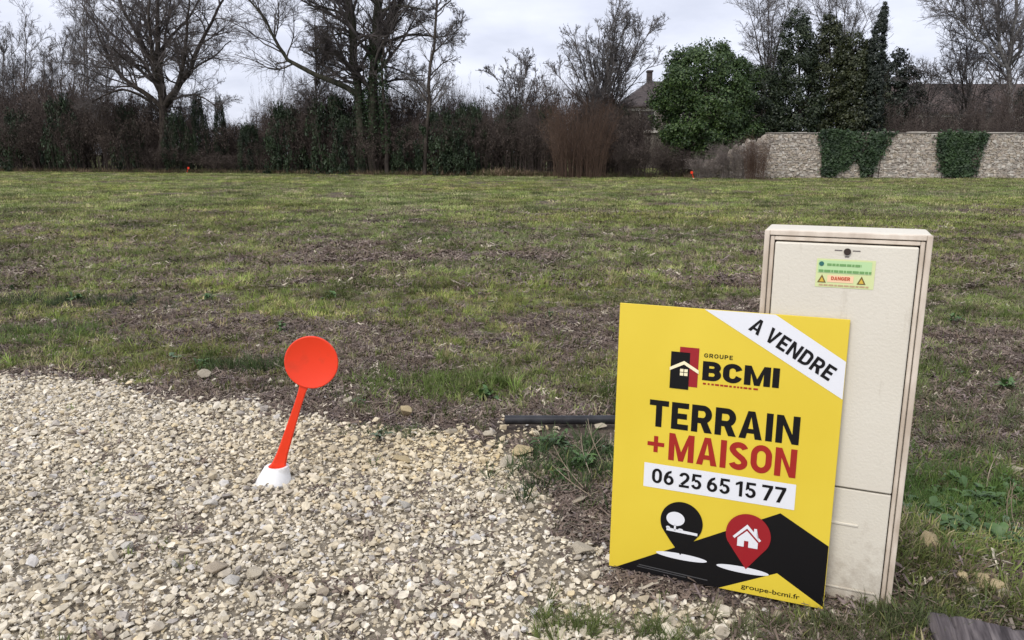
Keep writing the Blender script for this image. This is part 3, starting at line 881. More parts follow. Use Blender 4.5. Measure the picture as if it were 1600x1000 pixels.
for px, ty, hp, dY in ((452, 176, 46, .4), (520, 160, 55, .6), (548, 190, 36, 0), (640, 205, 32, .4), (690, 184, 48, .1), (735, 172, 40, .4), (720, 205, 40, -.2), (800, 176, 44, 1.6), (852, 180, 34, 2.0), (108, 164, 40, .6), (40, 182, 40, .5), (208, 176, 34, .6), (285, 184, 30, .4), (395, 200, 26, .4), (600, 200, 30, 2.5), (965, 176, 36, 3)):
    place_bush(EV[rb_.integers(0, 3)], 'ivy_shrub', 'dark green ivy-covered shrub ' + zone(px), px, edge_y(px) + dY, ty, hp, 'dark green shrubs in the thicket', rb_)
for px, ty, hp in ((10, 92, 40), (52, 84, 36), (96, 100, 40), (150, 110, 40), (196, 128, 36), (412, 142, 26), (446, 118, 34), (486, 108, 34), (524, 112, 34), (618, 118, 34), (652, 128, 34), (700, 118, 36), (744, 138, 34), (848, 120, 36), (-40, 95, 40)):
    place_bush(TW[px % 2], 'twiggy_sapling', 'fine grey twiggy sapling ' + zone(px), px, edge_y(px) + 4.2, ty, hp, 'twiggy saplings above the thicket', rb_)
for px, ty, hp in ((320, 160, 19), (352, 162, 15)):
    place_bush(EV[px % 2], 'evergreen_shrub', 'small round dark evergreen topping the thicket beside the spreading tree', px, 49.5, ty, hp, 'small round evergreens', rb_)
place_bush(RD, 'reddish_bush', 'large reddish-brown upright leafless bush at the field edge', 905, 39.2, 160, 74, None, rb_)
place_bush(RD, 'reddish_bush', 'small reddish-brown bush in front of the left end of the stone wall', 1178, 36.4, 216, 28, None, rb_)
place_bush(GY, 'clematis_mound', 'grey-brown mound of dry climber smothering the broken wall end', 1146, 37.3, 228, 42, None, rb_)
place_bush(GY, 'clematis_mound', 'low grey-brown mound of dry climber left of the wall end', 1100, 37.5, 250, 28, None, rb_)
for px, ty, hp in ((1012, 232, 40), (1056, 238, 36), (985, 226, 30)):
    place_bush(BR[px % 3], 'bramble_bush', 'low brown bramble bush in front of the house', px, 39.4, ty, hp, 'low brambles before the house', rb_)
# brushwood behind the wall on the right
for px, ty, hp, dY in ((1400, 168, 40, 3), (1440, 182, 40, 2.5), (1480, 172, 46, 3), (1530, 160, 46, 4), (1570, 130, 46, 5), (1610, 160, 46, 3), (1660, 160, 46, 4), (1420, 190, 34, 1.5), (1550, 184, 40, 1.5)) + tuple((x, 150 + (x * 7) % 25, 48, 2.5 + (x * 3) % 3) for x in range(1710, 2240, 52)):
    place_bush(UP[px % 2], 'leafless_bush', 'leafless brown bush growing behind the stone wall', px, 38.4 + dY, ty, hp, 'leafless bushes behind the wall', rb_)

# dead leaves and tan dry grass at the foot of the thicket
m_tan = tinted('dry_grass', 0.9, 0.1, 8.0, 0.3)
dry_src = []
for k in range(4):
    V, q, t = blades(rb_, 40, .12, .42, .28, .010, .022, .2, 1.2)
    dry_src.append(np_mesh('dry_bunch', V, [q, t], m_tan))
n = 3200
px = rb_.uniform(-600, 1250, n)
yy = np.array([edge_y(p) for p in px]) + rb_.normal(-.1, .45, n)
xx = (px - 800) / F * yy / 1.018
hot = np.exp(-((px - 775) / 60) ** 2)
tt = np.array([(.17, .125, .085)]) * rb_.uniform(.55, 1.3, (n, 1)) * (1 + .5 * hot)[:, None]
tt[rb_.uniform(size=n) < .3] = (.10, .11, .05)
scatter('dry_verge', np.stack([xx, yy, height(xx, yy)], 1), np.stack([rb_.normal(0, .1, n), rb_.normal(0, .1, n), rb_.uniform(0, 6.28, n)], 1),
        rb_.uniform(.5, 1.1, n) * (1 + .5 * hot), rb_.integers(0, 4, n), tt, dry_src, 'tan dry grass and dead stalks along the foot of the thicket', 'dry grass')

# ------------------------------------------------------------------ evergreens
def evergreen(name, label, px, Yk, prof, r, n_cl, per, size, mat, depth=.8, base_py=None, lean=0.0, nrm_up=.5, group=None, clr=.34, lumpy=1.0):
    """prof: list of (py, half width px, centre shift px) from the top down to the lowest foliage"""
    base = foot(px, Yk)
    root = empty(name, base)
    py = np.array([p[0] for p in prof], float); hw = np.array([p[1] for p in prof], float); sh = np.array([p[2] for p in prof], float)
    # clump centres: over the shell of the outline turned round the axis
    wgt = np.interp(np.linspace(py[0], py[-1], 400), py, hw) + 2
    cdf = np.cumsum(wgt) / wgt.sum()
    yq = np.interp(r.uniform(0, 1, n_cl), cdf, np.linspace(py[0], py[-1], 400))
    R0 = np.interp(yq, py, hw) / F * Yk
    a = r.uniform(0, 2 * PI, n_cl)
    lump = 1 + lumpy * (.16 * np.sin(3 * a + yq * .07) + .10 * np.sin(5 * a - yq * .11 + 2))
    q = R0 * np.sqrt(r.uniform(.35, 1.0, n_cl)) * lump
    cz = np.array([at(px, y, Yk)[2] for y in yq])
    cxw = np.array([at(px + np.interp(y, py, sh), y, Yk)[0] for y in yq]) - base[0]
    C = np.stack([cxw + q * np.cos(a), depth * q * np.sin(a), cz], 1)
    cs = clr * r.uniform(.6, 1.4, n_cl)
    dirs = r.normal(size=(n_cl * per, 3)); dirs /= np.linalg.norm(dirs, axis=1)[:, None]
    LC = np.repeat(C, per, 0) + dirs * (np.repeat(cs, per) * r.uniform(.45, 1.1, n_cl * per))[:, None] * np.array([1, 1, .85])
    outw = np.stack([np.cos(a) * .5, np.sin(a) * .5, np.full(n_cl, nrm_up * .6)], 1)
    V, Fq = leafcards(r, LC, size * r.uniform(.6, 1.4, n_cl * per), .4, .6, dirs + np.repeat(outw, per, 0))
    LC[:, 2] = np.maximum(LC[:, 2], .05)
    tb = Tubes()
    hz = at(px, py[0], Yk)[2]
    tx = at(px + sh[0], py[0], Yk)[0] - base[0]
    tr = np.array([[0, 0, -.05], [tx * .2, 0, hz * .3], [tx * .6, 0, hz * .65], [tx * .93, 0, hz * .9]])
    tp = resample(tr, 10); rd = np.linspace(.16, .02, 10)
    tb.add(tp, rd, 7)
    p1, r1 = spawn(r, tp[None], rd[None], 40, .12, .95, (.7, 1.3), (.06, .16), 5, .1, .1, .4, .012); tb.add(p1, r1, 4)
    link('trunk', tb.mesh('trunk', m_bark), root)
    link('crown', np_mesh('crown', V, Fq, mat), root)
    return tag(root, label, 'tree', group)

def foliage_mat(name, c1, c2, c3):
    m = noisy(name, c1, c2, 1.3, .5, .35, detail=3)
    b = m.node_tree.nodes['Principled BSDF']
    lnk = b.inputs['Base Color'].links[0].from_socket
    gi = N(m, 'ShaderNodeNewGeometry')
    rr = N(m, 'ShaderNodeValToRGB'); rr.color_ramp.elements[0].position = .55; rr.color_ramp.elements[1].position = 1.0
    L(m, gi.outputs['Random Per Island'], rr.inputs[0])
    mx = N(m, 'ShaderNodeMix', data_type='RGBA'); mx.inputs['B'].default_value = (*c3, 1)
    L(m, rr.outputs[0], mx.inputs['Factor']); L(m, lnk, mx.inputs['A']); L(m, mx.outputs['Result'], b.inputs['Base Color'])
    return m
m_laurel = foliage_mat('laurel_leaves', (.016, .036, .009), (.038, .070, .016), (.075, .115, .030))
m_yew = foliage_mat('yew_leaves', (.010, .018, .009), (.024, .036, .016), (.042, .056, .022))
m_yew2 = foliage_mat('cedar_leaves', (.014, .020, .008), (.032, .040, .015), (.058, .064, .024))
m_cyp = foliage_mat('cypress_leaves', (.010, .015, .011), (.020, .028, .018), (.03, .04, .024))
re_ = np.random.default_rng(9)
evergreen('laurel_tree', 'broad rounded mid-green evergreen beside the house', 1103, 41, [(72, 26, 4), (84, 48, 2), (110, 62, 0), (140, 72, -2), (175, 76, 0), (205, 74, 0), (232, 66, 0), (250, 50, 0)], re_, 520, 130, .12, m_laurel, clr=.40)
evergreen('evergreen_tree', 'lower dark evergreen filling the gap right of the round evergreen', 1188, 43, [(104, 8, 2), (120, 22, 0), (150, 32, 0), (190, 38, 0), (230, 36, 0)], re_, 200, 90, .12, m_yew, group=None)
evergreen('evergreen_tree', 'tall dark evergreen with a pointed top behind the plain end of the wall', 1246, 43, [(16, 5, 2), (32, 16, 0), (60, 24, 0), (95, 28, 0), (140, 34, 0), (190, 42, 0), (232, 42, 0)], re_, 330, 90, .12, m_yew)
evergreen('evergreen_tree', 'dark evergreen with a ragged top between two taller evergreens', 1296, 43.5, [(26, 5, 0), (44, 14, 0), (75, 22, 0), (110, 32, 0), (170, 44, 0), (232, 44, 0)], re_, 300, 90, .12, m_yew2)
evergreen('evergreen_tree', 'olive-green rounded evergreen above the first ivy patch on the wall', 1340, 42.5, [(54, 8, -6), (72, 18, -4), (98, 28, 0), (140, 38, 0), (190, 38, 0), (232, 34, 0)], re_, 330, 90, .12, m_yew2)
evergreen('cypress_tree', 'slender dark cypress spire leaning to one side above the evergreens', 1364, 41.6, [(4, .5, 20), (20, 5, 16), (40, 8.5, 12), (60, 11, 9), (85, 13, 6), (130, 14, 2), (210, 12, 0)], re_, 620, 70, .075, m_cyp, clr=.12, lumpy=.15)
evergreen('evergreen_tree', 'small dark conifer right of the cypress', 1398, 50, [(78, 6, 4), (95, 18, 4), (115, 26, 6), (140, 34, 4), (200, 34, 0)], re_, 200, 50, .15, m_cyp)
evergreen('evergreen_tree', 'dark evergreen beyond the far end of the roof', 1625, 56, [(85, 8, 0), (105, 22, 0), (150, 34, 0), (210, 34, 0)], re_, 150, 50, .17, m_cyp)

# ------------------------------------------------------------------ stone wall with ivy
WY, WT = 38.0, 2.19
m_core = noisy('wall_mortar', (.32, .275, .23), (.43, .38, .325), 5, .95, .1, bump=.5)
m_rub = tinted('rubble_stone', .9, .15, 6.0, .25, kind='GEOMETRY')
x0w, x1w = at(1096, 270, WY)[0], at(2250, 270, WY)[0]
wall = empty('stone_wall', (x0w, WY, 0))
WL = x1w - x0w
BREAK = 3.1                                                      # the left end has crumbled
def wtop(x): return float(np.interp(x, [0, .5, 1.2, 2.0, 2.7, BREAK, WL], [.55, 1.0, 1.25, 1.75, 1.9, WT - .08, WT - .08])) + (.10 * math.sin(x * 9) + .12 * math.sin(x * 23 + 1) - .1) * (.1 < x < BREAK - .2)
bm = bmesh.new()
xs_ = np.concatenate([np.linspace(0, BREAK, 40), [WL]])
pts_ = [(x, -.2) for x in (0, WL)] + [(x, wtop(x) - .02) for x in xs_[::-1]]
fa = [bm.verts.new((x, .05, z)) for x, z in pts_]; fb = [bm.verts.new((x, .42, z)) for x, z in pts_]
bm.faces.new(fa); bm.faces.new(fb[::-1])
for k in range(len(pts_)): bm.faces.new([fa[k], fb[k], fb[(k + 1) % len(pts_)], fa[(k + 1) % len(pts_)]])
link('mortar_core', bm_mesh('mortar_core', bm, m_core), wall)
rw = np.random.default_rng(3)
bm = bmesh.new(); tl = bm.loops.layers.float_color.new('tint')
z = .0
SC = np.array([(.43, .375, .315), (.385, .33, .28), (.47, .425, .365), (.34, .30, .26), (.41, .35, .28), (.52, .48, .425)])
while z < WT - .12:
    hh = rw.uniform(.055, .115); x = -rw.uniform(0, .2)
    while x < WL:
        w = rw.uniform(.06, .22)
        xa, xb = max(x, 0), min(x + w, WL)
        if xb - xa > .05 and z + hh * .7 < wtop((xa + xb) / 2) + .02:
            g = rw.uniform(.002, .012); pr = rw.uniform(-.02, .03)
            nf = len(bm.faces)
            vs_ = [bm.verts.new((xx + rw.normal(0, .012), yy2, zz + rw.normal(0, .017))) for xx in (xa + g, xb - g) for yy2 in (pr, .10) for zz in (z + g, min(z + hh, WT - .08) - g)]
            c = SC[rw.integers(0, 6)] * rw.uniform(.8, 1.15)
            for q in ((0, 1, 3, 2), (4, 6, 7, 5), (0, 4, 5, 1), (0, 2, 6, 4), (1, 5, 7, 3)):
                f = bm.faces.new([vs_[i] for i in q])
                for lp in f.loops: lp[tl] = (*c, 1)
        x += w
    z += hh
st_o = link('rubble_stones', bm_mesh('rubble_stones', bm, m_rub), wall); st_o['kind'] = 'stuff'
m_cop = noisy('coping_stone', (.27, .24, .21), (.38, .35, .31), 4, .9, .15, bump=.4, rnd=.15)
x = BREAK
while x < WL - .1:
    w = min(rw.uniform(.45, .8), WL - x)
    zt = WT + rw.uniform(-.045, .03)
    link('coping_stone', bm_mesh('coping_stone', box_bm(x + .006, x + w - .006, -.03, .46, WT - .068, zt, .015), m_cop), wall)
    x += w
tag(wall, 'old rubble stone wall standing at the far edge of the field', 'wall')

def ivy_patch(label, poly, n, r):
    """leaves over a pixel outline on the wall's face"""
    poly = np.array([at(x, y, WY)[[0, 2]] for x, y in poly])
    lo, hi = poly.min(0), poly.max(0)
    pts = r.uniform(lo, hi, (n * 3, 2)); pts += r.normal(0, .06, pts.shape)
    ins = np.zeros(len(pts), bool)
    for i in range(len(poly)):
        (ax, az), (bx, bz) = poly[i], poly[(i + 1) % len(poly)]
        if az != bz: ins ^= ((az > pts[:, 1]) != (bz > pts[:, 1])) & (pts[:, 0] < (bx - ax) * (pts[:, 1] - az) / (bz - az) + ax)
    hole = fbm(pts[:, 0] * 1.6, pts[:, 1] * 1.6, 5, 3)
    dens = np.where(hole > .36, 1, .25)
    pts = pts[ins & (r.uniform(size=len(pts)) < dens)][:n]
    k = len(pts); pts = pts + r.normal(0, .09, pts.shape) * (r.uniform(size=(k, 1)) < .45); pts[:, 1] = np.minimum(pts[:, 1], WT + .12)
    org = np.array([(lo[0] + hi[0]) / 2, WY, 0])
    thick = .22 * fbm(pts[:, 0] * 1.2, pts[:, 1] * 1.2, 8, 3)
    C = np.stack([pts[:, 0], WY - .03 - r.uniform(0, 1, k) * thick, np.maximum(pts[:, 1], .03)], 1) - org
    V, Fq = leafcards(r, C, .12 * r.uniform(.6, 1.3, k), .2, .85, np.tile([[0, -1, .5]], (k, 1)))
    root = empty('ivy', org)
    link('leaves', np_mesh('ivy_leaves', V, Fq, m_ivy), root)
    for s in range(9):
        tb = Tubes()
        xa = r.uniform(lo[0], hi[0]); xt = np.clip(xa + r.normal(0, .4), lo[0], hi[0])
        p = np.array([[xa, WY - .05, -.02], [xa + r.normal(0, .1), WY - .045, WT * .35], [(xa + xt) / 2, WY - .045, WT * .65], [xt, WY - .04, WT * .95]]) - org
        tb.add(resample(p, 7), np.linspace(.02, .008, 7), 4)
        link('stem', tb.mesh('ivy_stem', m_bark), root)
    return tag(root, label, 'ivy')
ivy_patch('wide dark green ivy patch with a slanting edge on the stone wall', [(1278, 206), (1300, 200), (1330, 206), (1400, 207), (1392, 222), (1372, 248), (1362, 270), (1345, 276), (1338, 246), (1322, 262), (1300, 276), (1282, 276), (1284, 240)], 5200, rw)
ivy_patch('narrow dark green ivy curtain hanging on the stone wall', [(1466, 206), (1544, 207), (1536, 232), (1528, 262), (1516, 276), (1478, 274), (1462, 264), (1462, 230)], 4200, rw)

# ------------------------------------------------------------------ houses
m_wall_h = noisy('house_render', (.12, .105, .09), (.17, .15, .13), 2, .9, .1)  # tree shade on the house is put into this dark wall colour
m_roof = noisy('roof_slate', (.045, .036, .036), (.085, .068, .062), 3, .75, .25, stretch=(1, 1, 6))
m_roof2 = noisy('roof_tile_brown', (.055, .042, .038), (.10, .074, .064), 3, .8, .2, stretch=(1, 1, 6))
m_trim = noisy('stone_trim', (.42, .39, .35), (.55, .52, .47), 4, .8, .2)
m_shut = noisy('shutter_grey', (.05, .045, .05), (.09, .08, .085), 3, .6, .3)
m_glass = principled('window_glass', (.02, .022, .025), .08, .6)

def roof_mesh(x0, x1, y0, y1, ze, zr, hip, ov=.35, th=.12):
    """hipped roof with thickness at the eaves"""
    bm = bmesh.new()
    ym = (y0 + y1) / 2
    e = [(x0 - ov, y0 - ov), (x1 + ov, y0 - ov), (x1 + ov, y1 + ov), (x0 - ov, y1 + ov)]
    lo = [bm.verts.new((x, y, ze)) for x, y in e]
    hi = [bm.verts.new((x, y, ze + th)) for x, y in e]
    ra, rb2 = bm.verts.new((x0 + hip, ym, zr)), bm.verts.new((x1 - hip, ym, zr))
    bm.faces.new(lo[::-1])
    for i in range(4): bm.faces.new([lo[i], lo[(i + 1) % 4], hi[(i + 1) % 4], hi[i]])
    bm.faces.new([hi[0], hi[1], rb2, ra]); bm.faces.new([hi[1], hi[2], rb2]); bm.faces.new([hi[2], hi[3], ra, rb2]); bm.faces.new([hi[3], hi[0], ra])
    return bm

def house(name, label, px0, px1, Yk, eave_py, ridge_py, depth, windows, chimneys, wmat, rmat, hip=2.6):
    x0, x1 = at(px0, eave_py, Yk)[0], at(px1, eave_py, Yk)[0]
    ze, zr = at(800, eave_py, Yk)[2], at(800, ridge_py, Yk + depth / 2)[2]
    cx = (x0 + x1) / 2
    root = empty(name, (cx, Yk, 0))
    link('wall', bm_mesh('wall', box_bm(x0 - cx, x1 - cx, 0, depth, -.3, ze), wmat), root)
    link('cornice', bm_mesh('cornice', box_bm(x0 - cx - .1, x1 - cx + .1, -.12, depth + .1, ze - .26, ze + .004, .02), m_trim), root)
    rf = link('roof', bm_mesh('roof', roof_mesh(x0 - cx, x1 - cx, 0, depth, ze + .008, zr, hip), rmat), root)
    for cpx, cpy in chimneys:
        c = at(cpx, cpy, Yk + depth / 2)
        bm = box_bm(c[0] - cx - .2, c[0] - cx + .2, depth / 2 - .3, depth / 2 + .3, zr - .8, c[2], .02)
        box_bm(c[0] - cx - .25, c[0] - cx + .25, depth / 2 - .37, depth / 2 + .37, c[2] + .003, c[2] + .14, .02, bm=bm)
        link('chimney', bm_mesh('chimney', bm, m_roof), rf)
    for wx0, wx1, wy0, wy1 in windows:
        a, b2 = at(wx0, wy0, Yk), at(wx1, wy1, Yk)
        xa, xb, zb, zt = a[0] - cx, b2[0] - cx, b2[2], a[2]
        wn = link('window', bm_mesh('window', box_bm(xa + .05, xb - .05, -.03, .02, zb + .04, zt - .05), m_glass), root)
        bm = bmesh.new()
        for q in ((xa - .14, xa + .045, zb - .02, zt + .1), (xb - .045, xb + .14, zb - .02, zt + .1)): box_bm(q[0], q[1], -.07, .03, q[2], q[3], .01, bm=bm)
        box_bm(xa + .05, xb - .05, -.068, .03, zt - .04, zt + .096, .01, bm=bm)
        link('frame', bm_mesh('frame', bm, m_trim), wn)
        link('sill', bm_mesh('sill', box_bm(xa - .3, xb + .3, -.16, .03, zb - .24, zb - .03, .02), m_trim), wn)
        xm = (xa + xb) / 2
        for s0, s1 in ((xa + .06, xm - .006), (xm + .006, xb - .06)):
            link('shutter', bm_mesh('shutter', box_bm(s0, s1, -.055, -.034, zb + .05, zt - .06, .006), m_shut), wn)
    return tag(root, label, 'house')
house('house', 'grey house with slate hipped roof and chimney half hidden by the round evergreen', 975, 1190, 62, 168, 127, 9,
      [(1001, 1022, 173, 203), (1065, 1086, 173, 203)], [(1015, 113)], m_wall_h, m_roof)
house('house', 'long house with a brown tiled roof behind the stone wall and bare bushes', 1392, 1720, 66, 178, 131, 9,
      [(1424, 1440, 184, 206), (1500, 1518, 184, 206), (1590, 1608, 184, 206)], [], m_wall_h, m_roof2, hip=1.0)
#@@PART3
# ------------------------------------------------------------------ lettering helpers
def text_shape(s, offset=0.0):
    """flat outline of a word from the built-in font, as (verts2d, faces), scaled to the unit box"""
    cu = bpy.data.curves.new('txt', 'FONT')
    cu.body = s; cu.size = 1.0; cu.offset = offset; cu.resolution_u = 6; cu.fill_mode = 'FRONT'
    o = bpy.data.objects.new('txt', cu); COL.objects.link(o)
    dg = bpy.context.evaluated_depsgraph_get(); dg.update()
    me = o.evaluated_get(dg).to_mesh()
    co = np.array([v.co[:2] for v in me.vertices]); fs = [list(p.vertices) for p in me.polygons]
    o.evaluated_get(dg).to_mesh_clear()
    bpy.data.objects.remove(o); bpy.data.curves.remove(cu)
    lo, hi = co.min(0), co.max(0)
    return (co - lo) / (hi - lo), fs

WT_ = .205
def _arc(cx, cz, rx, rz, a0, a1, n=14):
    return [(cx + rx * math.cos(math.radians(a0 + (a1 - a0) * k / n)), cz + rz * math.sin(math.radians(a0 + (a1 - a0) * k / n))) for k in range(n + 1)]
def glyph(ch, w=WT_):
    """heavy grotesque capitals and figures: (list of centre-line strips or polygons, advance width); height 1"""
    h = w / 2; st, pg = [], []
    if ch == 'A':
        W = .72; pg = [[(0, 0), (w * 1.06, 0), (W / 2 + .0, .80), (W / 2, 1), (W / 2 - w * .52, 1)], [(W, 0), (W / 2 + w * .52, 1), (W / 2, 1), (W / 2, .80), (W - w * 1.06, 0)], [(.20, .20), (W - .20, .20), (W - .245, .20 + w * .8), (.245, .20 + w * .8)]]
    elif ch == 'V':
        W = .70; pg = [[(0, 1), (w * 1.06, 1), (W / 2, .22), (W / 2, 0), (W / 2 - w * .5, 0)], [(W, 1), (W / 2 + w * .5, 0), (W / 2, 0), (W / 2, .22), (W - w * 1.06, 1)]]
    elif ch == 'E': W = .56; st = [[(h, 0), (h, 1)], [(w, 1 - h), (W, 1 - h)], [(w, .5), (W - .05, .5)], [(w, h), (W, h)]]
    elif ch == 'T': W = .64; st = [[(0, 1 - h), (W, 1 - h)], [(W / 2, 0), (W / 2, 1 - w)]]
    elif ch == 'I': W = w; st = [[(h, 0), (h, 1)]]
    elif ch == 'N': W = .70; st = [[(h, 0), (h, 1)], [(W - h, 0), (W - h, 1)]]; pg = [[(w, 1), (w, .66), (W - w, 0), (W - w, .34)]]
    elif ch == 'M': W = .90; st = [[(h, 0), (h, 1)], [(W - h, 0), (W - h, 1)]]; pg = [[(w, 1), (w, .62), (W / 2 - w * .42, 0), (W / 2, 0), (W / 2, .34)], [(W - w, 1), (W / 2, .34), (W / 2, 0), (W / 2 + w * .42, 0), (W - w, .62)]]
    elif ch == 'D': W = .66; st = [[(h, 0), (h, 1)], [(w, 1 - h), (.30, 1 - h)] + _arc(.30, .66, W - h - .30, .34 - h, 90, 0)[1:] + _arc(.30, .34, W - h - .30, .34 - h, 0, -90) + [(w, h)]]
    elif ch in 'RPB':
        W = .66 if ch != 'P' else .63; m_ = .44 if ch != 'B' else .53
        rz = (1 - m_ - w * .5 + h) / 2 - .0
        top = [(w, 1 - h), (.36, 1 - h)] + _arc(.36, (1 - h + m_) / 2, W - h - .37, (1 - h - m_) / 2, 90, -90)[1:] + [(w, m_)]
        st = [[(h, 0), (h, 1)], top]
        if ch == 'R': pg = [[(.28, m_ - h * .6), (.50, m_ - h * .2), (W + .02, 0), (W - w * 1.1, 0)]]
        if ch == 'B': st.append([(w, m_ - .001), (.37, m_ - .001)] + _arc(.37, (m_ + h) / 2, W - h - .36, (m_ - h) / 2, 90, -90)[1:] + [(w, h)])
    elif ch == 'O' or ch == '0':
        W = .70 if ch == 'O' else .56
        rx = W / 2 - h; st = [_arc(W / 2, .62, rx, .38 - h, 0, 180) + _arc(W / 2, .38, rx, .38 - h, 180, 360) + [(W - h, .62), (W - h, .63)]]
    elif ch == 'C': W = .68; rx = W / 2 - h; st = [[(W - h, .66)] + _arc(W / 2, .62, rx, .38 - h, 10, 180) + _arc(W / 2, .38, rx, .38 - h, 180, 350) + [(W - h, .34)]]
    elif ch == 'G': W = .69; rx = W / 2 - h; st = [_arc(W / 2, .62, rx, .38 - h, 15, 180) + _arc(W / 2, .38, rx, .38 - h, 180, 345) + [(W - h, .46), (W - h, .52)], [(W / 2 + .02, .45), (W - w, .45)]]
    elif ch == 'U': W = .66; st = [[(h, 1)] + _arc(W / 2, .34, W / 2 - h, .34 - h, 180, 360) + [(W - h, 1)]]
    elif ch == 'S':
        W = .63; rx = W / 2 - h
        st = [_arc(W / 2, .73, rx, .27 - h, 12, 180, 12) + [(h + .02, .68), (h + .10, .59), (W / 2, .51), (W - h - .08, .42), (W - h - .01, .33)] + _arc(W / 2, .27, rx, .27 - h, 0, -168, 12)]
    elif ch == '1': W = .40; st = [[(W - h - .04, 0), (W - h - .04, 1)]]; pg = [[(0, .86), (0, .70), (W - w - .04, .80), (W - w - .04, 1 - .02)]]
    elif ch == '7': W = .56; st = [[(0, 1 - h * .85), (W, 1 - h * .85)]]; pg = [[(W, 1 - w * .85), (W - w * 1.15, 1 - w * .85), (.10, 0), (.10 + w * 1.1, 0)]]
    elif ch == '2': W = .56; rx = W / 2 - h; st = [_arc(W / 2, .70, rx, .30 - h, 175, -20) + [(W - h - .05, .52), (.16, .20), (.14, .17)], [(0, h * .85), (W, h * .85)]]
    elif ch == '5': W = .56; rx = W / 2 - h; st = [[(W - .02, 1 - h * .85), (.06, 1 - h * .85)], _arc(W / 2, .325, rx, .325 - h, 118, -165)]; pg = [[(.05, 1 - w * .85), (.05 + w * .92, 1 - w * .85), (.225, .60), (.03, .46)]]
    elif ch == '6': W = .56; rx = W / 2 - h; st = [_arc(W / 2, .325, rx, .325 - h, 90, 450, 24)]; pg = [[(.0, .33), (.02, .55), (.10, .76), (.22, .91), (.42, 1.0), (.42, .84), (.30, .76), (.23, .64), (.19, .50), (.20, .40)]]
    else: W = .30
    return st, pg, W
def strip_quads(pts, w):
    p = np.array(pts, float); t = np.gradient(p, axis=0)
    seg = np.diff(p, axis=0); seg /= np.linalg.norm(seg, axis=1)[:, None] + 1e-9
    nn = np.stack([-seg[:, 1], seg[:, 0]], 1)
    out = np.zeros_like(p); out[0], out[-1] = nn[0], nn[-1]
    m_ = nn[:-1] + nn[1:]; m_ /= np.linalg.norm(m_, axis=1)[:, None] + 1e-9
    out[1:-1] = m_ / np.maximum((m_ * nn[1:]).sum(1), .5)[:, None]
    a, b2 = p + out * w / 2, p - out * w / 2
    return [[tuple(a[k]), tuple(a[k + 1]), tuple(b2[k + 1]), tuple(b2[k])] for k in range(len(p) - 1)]
def bold_text(name, s_, rect_, layer, mat, parent, weight=WT_, gap=.10, angle=0.0, origin=(0, 0), space=.26):
    polys, x = [], 0.0
    for ch in s_:
        if ch == ' ': x += space; continue
        st, pg, W = glyph(ch, weight)
        for q in pg: polys.append([(x + a, b2) for a, b2 in q])
        for q in st:
            for f in strip_quads(q, weight): polys.append([(x + a, b2) for a, b2 in f])
        x += W + gap
    tot = x - gap
    x0, x1, z0, z1 = rect_
    ca, sa = math.cos(angle), math.sin(angle)
    Vv, Ff = [], []
    for k, q in enumerate(polys):
        i0 = len(Vv)
        for a, b2 in q:
            X, Z = x0 + a / tot * (x1 - x0), z0 + b2 * (z1 - z0)
            if angle: X, Z = origin[0] + X * ca - Z * sa, origin[1] + X * sa + Z * ca
            Vv.append((X, -LAY * layer - .00002 * (k % 9), Z))
        Ff.append(list(range(i0, len(Vv))))
    me = bpy.data.meshes.new(name); me.from_pydata(Vv, [], Ff); me.update(); me.materials.append(mat)
    return link(name, me, parent)

def print_text(name, s, rect, layer, mat, parent, offset=0.02, angle=0.0, origin=None):
    co, fs = text_shape(s, offset)
    x0, x1, z0, z1 = rect
    p = np.stack([x0 + co[:, 0] * (x1 - x0), z0 + co[:, 1] * (z1 - z0)], 1)
    if angle:
        ca, sa = math.cos(angle), math.sin(angle)
        p = np.stack([origin[0] + p[:, 0] * ca - p[:, 1] * sa, origin[1] + p[:, 0] * sa + p[:, 1] * ca], 1)
    V = np.stack([p[:, 0], np.full(len(p), -LAY * layer), p[:, 1]], 1)
    me = bpy.data.meshes.new(name); me.from_pydata(V.tolist(), [], fs); me.update(); me.materials.append(mat)
    return link(name, me, parent)

LAY = 0.0009
def print_poly(name, polys, layer, mat, parent):
    bm = bmesh.new()
    for poly in polys: bm.faces.new([bm.verts.new((x, -LAY * layer, z)) for x, z in poly])
    bmesh.ops.triangulate(bm, faces=bm.faces[:])
    for f in bm.faces:
        if f.normal.y > 0: f.normal_flip()
    me = bpy.data.meshes.new(name); bm.to_mesh(me); bm.free(); me.materials.append(mat)
    return link(name, me, parent)

def ell(cx, cz, rx, rz, n=40, a0=0.0, a1=2 * PI):
    return [(cx + rx * math.cos(a0 + (a1 - a0) * k / n), cz + rz * math.sin(a0 + (a1 - a0) * k / n)) for k in range(n)]

def rect(x0, x1, z0, z1): return [(x0, z0), (x1, z0), (x1, z1), (x0, z1)]

# ------------------------------------------------------------------ the for-sale sign
m_yel = noisy('sign_yellow', (.68, .51, .040), (.72, .55, .050), 3, .38, .4, detail=3)
m_black = principled('print_black', (.006, .0055, .006), .5, .2)
m_white = principled('print_white', (.72, .73, .76), .35, .4)
m_redp = principled('print_red', (.30, .012, .018), .35, .4)
m_redt = principled('print_red_text', (.33, .018, .012), .35, .4)
m_cream = principled('print_cream', (.86, .78, .52), .4, .4)
m_greyp = principled('print_grey', (.07, .07, .072), .4, .4)
S_LEAN, S_YAW = 0.048, -0.387
sign = empty('for_sale_sign', (.292, 2.102, .024), (-S_LEAN, 0, S_YAW))
link('board', bm_mesh('board', box_bm(0, .6, 0, .005, 0, .8, .0008, 1), m_yel), sign)
print_poly('black_print', [[(.020, .0008), (.471, .254), (.5985, .183), (.5985, .0008)]], 1, m_black, sign)
print_poly('yellow_corner', [[(.322, .0012), (.475, .079), (.5985, .006), (.5985, .0012)]], 2, m_yel, sign)
